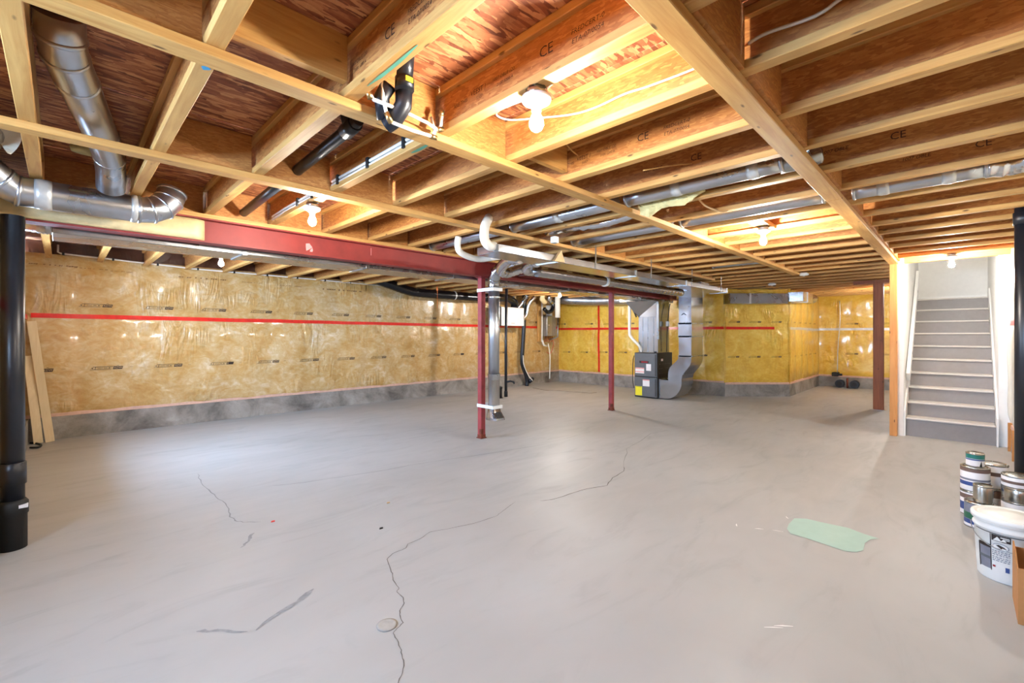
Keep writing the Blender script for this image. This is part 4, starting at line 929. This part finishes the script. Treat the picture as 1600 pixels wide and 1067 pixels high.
cable([(2.36, 1.75, 2.56), (2.2, 1.7, 2.55), (2.05, 1.66, 2.6)], .004, 'thin loose cord crossing the joist bay right of the nearest bulb', 'pine_x')
cable([(2.86, 1.22, 2.50), (2.75, 1.3, 2.48), (2.6, 1.42, 2.44)], .004, 'thin loose cord stub on a joist web right of centre', 'pine_x')
cable([(3.45, 1.46, 2.50), (3.55, 1.42, 2.42), (3.60, 1.38, 2.39), (3.68, 1.33, 2.37), (3.72, 1.30, 2.38)], .007, 'tan wire end hanging beside the insulation scrap', 'debris_tan')
cable([(14.6, 2.26, 2.3), (14.6, 2.25, 1.8), (14.61, 2.3, 1.0), (14.6, 2.31, .4)], .012, 'grey cable dropping down the far alcove wall', 'silver_tape')
# hanging insulation scrap
b = B(); g = []
out = [(1.85, 2.49, 2.44), (1.825, 2.50, 2.375), (1.79, 2.49, 2.352), (1.745, 2.495, 2.333), (1.70, 2.485, 2.36), (1.65, 2.49, 2.383), (1.60, 2.48, 2.386), (1.54, 2.485, 2.378), (1.47, 2.49, 2.372), (1.42, 2.485, 2.40), (1.37, 2.48, 2.418), (1.32, 2.475, 2.446)]
secs = []
for k, (y, zt, zb) in enumerate(out):
    x = 3.312 + .008 * math.sin(k * 1.7)
    secs.append([(x, y, zt), (x - .035 + .01 * math.sin(k * 2.3), y + .01, (zt * 2 + zb) / 3), (x - .03, y - .01, (zt + zb * 2) / 3), (x - .01, y, zb), (x + .015, y, zb + .008), (x + .02, y, (zt + zb) / 2), (x + .02, y, zt)])
b.loft(secs)
bmesh.ops.subdivide_edges(b.bm, edges=b.bm.edges[:], cuts=1, use_grid_fill=True)
for v in b.bm.verts: v.co += noise.noise_vector(v.co * 22) * .012
solo('insulation_scrap', b, 'wool', 'torn pale yellow insulation scrap hanging from a joist bay', 'insulation')
# backwater valves in the alcove
for y, lab in ((2.25, 'round black backwater valve on the alcove curb, left of two'), (1.94, 'round black backwater valve on the alcove curb, right of two')):
    t = thing('backwater_valve', (14.58, y, 0), lab, 'valve', 'backwater valves')
    b = B(); b.tube([(14.50, y, .11), (14.70, y, .11)], .10, 18); part('body', b, 'black_abs', t)
    b = B(); b.tube([(14.485, y, .11), (14.5, y, .11)], .06, 14); part('cap', b, 'black_dull', t)
solo('cleanout_pipe', B().tube([(14.55, 2.09, 0), (14.55, 2.09, .26)], .02, 10), 'rust', 'short rusty pipe between the two black valves', 'pipe')
solo('black_bracket', B().box(14.5, 14.74, 2.28, 2.42, .30, .40, .01).box(14.52, 14.6, 2.2, 2.28, .32, .37), 'black_dull', 'small black bracket on the curb below the alcove cable', 'bracket')

# ================================================================== STAIRS
t = thing('staircase', (9.3, .1, 0), 'grey painted basement stairs with pale nosings between white walls', 'stairs')
Z1, RR, RUN, SX = .255, .196, .248, 8.30
SY0, SY1 = -.325, .53
for i in range(10):
    zt = Z1 + RR * i; x = SX + RUN * i; zb = 0 if i == 0 else Z1 + RR * (i - 1)
    b = B(); b.box(x, x + .018, SY0, SY1, zb + (.0005 if i else 0), zt - .027); part('riser', b, 'stair_riser', t)
    xe = x + RUN + .018 if i < 9 else 11.33
    b = B(); b.box(x - .03, xe, SY0, SY1, zt - .027, zt, .008); part('tread', b, 'stair_nose', t)
for y0, y1 in ((SY1 + .001, SY1 + .019), (SY0 - .019, SY0 - .001)):
    b = B(); pr = [(SX - .06, y0, 0), (SX + .2, y0, 0), (SX + RUN * 9 + .35, y0, 1.85), (SX + RUN * 9 + .35, y0, 2.15), (SX + RUN * 9 - .05, y0, 2.15), (SX - .06, y0, .35)]; b.prism(pr, (0, y1 - y0, 0)); part('skirt_board', b, 'white_trim', t)
t = thing('handrail_board', (9.2, .5, 1.2), 'white sloping handrail board on the left stair wall', 'handrail')
b = B(); b.beam((8.50, .52, .80), (10.6, .52, 2.46), .04, .14); part('rail', b, 'white_trim', t)
for f in (.2, .8):
    b = B(); p = Vector((8.5, .50, .8)).lerp(Vector((10.6, .50, 2.46)), f); b.box(p.x - .02, p.x + .02, .498, .505, p.z - .02, p.z + .02); part('bracket', b, 'galv_dull', t)

# ================================================================== LOOSE THINGS
# two leaning boards
for k, (x0, xt, y0, lab) in enumerate(((-.205, -.30, 8.38, 'pale timber board leaning in the left corner, the rear of two'), (-.10, -.27, 8.40, 'pale timber board leaning in the left corner, the front of two'))):
    b = B(); b.beam((x0, y0, .0), (xt, 8.54 - .03 * k, 1.57 - .45 * (k == 0)), .085, .035, (0, -1, .1))
    zm = min(v.co.z for v in b.bm.verts)
    for v in b.bm.verts: v.co.z -= zm
    solo('leaning_board', b, 'new_board', lab, 'board', 'boards leaning in the left corner')
solo('floor_cable', B().tube(smooth_path([(-.28, 8.45, .012), (-.23, 8.38, .012), (-.18, 8.2, .012), (-.2, 8.05, .012), (-.27, 8.1, .012)], 6), .012, 8), 'black_dull', 'black cable end curled on the floor by the left corner', 'cable')

def can(x, y, z, r, h, body, label, bands=(), group='paint cans by the right wall', lid='tin'):
    t = thing('paint_can', (x, y, z), label, 'paint can', group)
    b = B(); b.lathe([(r * .985, 0), (r, .004), (r, h - .012), (r * .97, h - .008)], (x, y, z), 28); bd = part('body', b, body, t)
    b = B(); b.lathe([(r * 1.015, h - .014), (r * 1.02, h - .003), (r * .97, h), (r * .93, h - .008), (r * .86, h - .008), (r * .84, h - .004), (r * .4, h - .005), (.002, h - .005)], (x, y, z), 28); part('lid', b, lid, t)
    b = B(); b.lathe([(r * 1.01, .001), (r * 1.018, .004), (r * 1.01, .008)], (x, y, z), 28, False); part('bottom_rim', b, 'tin', t)
    for (z0, z1, mt) in bands:
        b = B(); b.lathe([(r + .0008, z0), (r + .0008, z1)], (x, y, z), 28, False); part('label_band', b, mt, bd)
    return t
GR, GH, QR, QH = .083, .19, .052, .12
can(4.72, -.105, 0, GR, GH, 'label_grey', 'paint can with a green and blue label on the floor, topped by a silver can', ((.03, .06, 'label_blue'), (.065, .11, 'label_green'), (.012, .03, 'sticker_white')))
can(4.715, -.12, GH, QR, .125, 'tin', 'bare silver tin standing on the green labelled can')
can(5.03, -.085, 0, GR, GH, 'sticker_white', 'white paint can with blue label at the bottom of the leftmost stack', ((.04, .10, 'label_blue'), (.13, .165, 'label_brown')))
can(5.03, -.085, GH, GR, GH, 'sticker_white', 'paint can with brown rim and blue band, middle of the leftmost stack', ((.045, .075, 'label_blue'), (.15, .176, 'label_brown'), (.085, .1, 'label_grey')))
tc = can(5.02, -.085, 2 * GH, QR, .105, 'sticker_white', 'small white can with teal top band crowning the leftmost stack', ((.062, .095, 'label_teal'), (.05, .06, 'label_blue')))
b = B()
for k in range(5):
    pass
x0, y0 = 5.02, -.085; a0 = math.radians(205)
pts = []
for (da, z) in ((0, .005), (.35, .005), (.22, .05)): pts.append((x0 + (QR + .0016) * math.cos(a0 + da), y0 + (QR + .0016) * math.sin(a0 + da), 2 * GH + z))
b.bm.faces.new([b.bm.verts.new(p) for p in pts]); part('label_shape', b, 'black_dull', tc)
can(5.24, -.19, 0, GR, GH, 'label_brown', 'brown paint can at the bottom of the rear stack', ((.05, .12, 'sticker_white'),))
can(5.24, -.19, GH, GR, GH, 'sticker_white', 'white paint can with tin lid on top of the rear stack', ((.10, .13, 'label_brown'),))
can(4.93, -.30, 0, GR, GH, 'sticker_white', 'white paint can at the bottom of the stack beside the black pipe', ((.03, .08, 'label_grey'),))
can(4.93, -.30, GH, GR, .1, 'tin', 'squat bare tin in the middle of the stack beside the black pipe')
can(4.93, -.30, GH + .1, GR, .09, 'sticker_white', 'squat white can on top of the stack beside the black pipe', ((.03, .05, 'label_brown'),))
# pail
BX, BYp = 3.86, -.205
t = thing('plaster_pail', (BX, BYp, 0), 'large white plastic pail with printed label and lid', 'pail')
b = B(); b.lathe([(.128, .0), (.132, .006), (.137, .1), (.145, .285), (.153, .288), (.153, .297), (.146, .3), (.147, .322), (.155, .325), (.155, .332), (.147, .334)], (BX, BYp, 0), 40); pb = part('body', b, 'white_plastic', t)
b = B(); b.lathe([(.150, .330), (.160, .332), (.161, .352), (.158, .360), (.146, .362), (.138, .356), (.122, .355), (.118, .359), (.05, .360), (.002, .360)], (BX, BYp, 0), 40); part('lid', b, 'porcelain', t)
def pailpt(a, z, off=.0012):
    r = .132 + (.145 - .132) * (z - .006) / .279 + off; return Vector((BX + r * math.cos(a), BYp + r * math.sin(a), z))
AC = math.atan2(0 - BYp, 0 - BX) % (2 * PI) - .25
def pail_label(name, a0, a1, z0, z1, mat, off=.0012, cut=None):
    b = B(); n = max(2, int(abs(a1 - a0) / .08))
    for i in range(n):
        p, q = a0 + (a1 - a0) * i / n, a0 + (a1 - a0) * (i + 1) / n
        b.quad([pailpt(p, z0, off), pailpt(q, z0, off), pailpt(q, z1, off), pailpt(p, z1, off)])
    return part(name, b, mat, pb)
A = AC
pail_label('label_panel', A - .75, A - .28, .065, .195, 'label_grey')
pail_label('label_edge', A - .31, A - .28, .06, .27, 'print_ink', .0018)
pail_label('label_edge', A - .78, A - .72, .06, .20, 'print_ink', .0018)
pail_label('label_stripe', A - .74, A - .30, .185, .205, 'print_ink', .002)
pail_label('label_stripe', A - .74, A - .30, .12, .135, 'furnace_grey', .002)
pail_label('label_stripe', A - .9, A + 1.2, .272, .276, 'print_ink', .002)
pail_label('label_panel', A - .26, A + .28, .235, .27, 'print_ink', .0016)
def curved(u, v): return pailpt(A + u / .14, v, .0030)
b = B(); flat_mark(b, curved, None, 0, [[(-.030, .238), (-.012, .262), (.006, .238)], [(0, .24), (.012, .256), (.024, .24)], rect(.0, .035, .258, .263), rect(.01, .035, .250, .254)]); part('label_logo', b, 'white_plastic', pb)
ring = [(.03 * math.cos(2 * PI * k / 16), .205 + .018 * math.sin(2 * PI * k / 16)) for k in range(16)]
b = B(); flat_mark(b, curved, None, 0, [[(x * 1.08, .205 + (z - .205) * 1.12) for x, z in ring]]); part('label_oval', b, 'label_grey', pb)
b = B(); flat_mark(b, lambda u, v: pailpt(A + u / .14, v, .0038), None, 0, [ring]); part('label_oval', b, 'white_plastic', pb)
b = B(); flat_mark(b, lambda u, v: pailpt(A + u / .14, v, .0045), None, 0, [[(-.018, .212), (-.006, .218), (.014, .210), (.026, .198), (.018, .2), (.008, .203), (.004, .196), (-.004, .203)], rect(-.014, .0, .193, .196)]); part('label_picture', b, 'print_ink', pb)
rr_ = random.Random(3)
b = B(); rs = []
for z in (.178, .168, .158, .145, .135, .125):
    x = -.034
    while x < .034:
        w_ = rr_.uniform(.004, .014); rs.append(rect(x, min(.036, x + w_), z - .0025, z + .0025)); x += w_ + .004
flat_mark(b, curved, None, 0, rs); part('label_text', b, 'label_grey', pb)
b = B(); flat_mark(b, curved, None, 0, [rect(-.034, -.022, .085, .096)]); part('label_logo', b, 'label_red', pb)
b = B(); flat_mark(b, curved, None, 0, [rect(.018, .034, .07, .098)]); part('label_code', b, 'label_blue', pb)
b = B(); hp_ = [pailpt(A + 1.65 - 2.9 * k / 16, .292 - .10 * math.sin(PI * k / 16) ** .8, .014) for k in range(17)]; b.tube([tuple(p) for p in hp_], .0022, 6); part('wire_handle', b, 'galv_dull', t)
# open cardboard box
t = thing('cardboard_box', (3.4, -.33, 0), 'open brown cardboard box at the lower right edge', 'box')
cx0, cx1, cy0, cy1, ch = 3.27, 3.60, -.46, -.20, .27
b = B(); b.box(cx0, cx0 + .006, cy0, cy1, 0, ch); part('panel', b, 'cardboard', t)
b = B(); b.box(cx1 - .006, cx1, cy0, cy1, 0, ch); part('panel', b, 'cardboard', t)
b = B(); b.prism([(cx0 + .006, cy1, 0), (cx1 - .006, cy1, 0), (cx1 - .006, cy1, ch + .03), (cx0 + .2, cy1, ch + .02), (cx0 + .006, cy1, ch - .05)], (0, -.006, 0)); part('panel', b, 'cardboard', t)
b = B(); b.box(cx0 + .006, cx1 - .006, cy0, cy0 + .006, 0, ch); part('panel', b, 'cardboard', t)
b = B(); b.box(cx0 + .006, cx1 - .006, cy0 + .006, cy1 - .006, 0, .006); part('bottom', b, 'cardboard', t)
solo('caulk_tube', B().tube([(3.32, -.30, .03), (3.54, -.32, .03)], .024, 14), 'orange_strap', 'orange tube lying inside the cardboard box', 'tube')
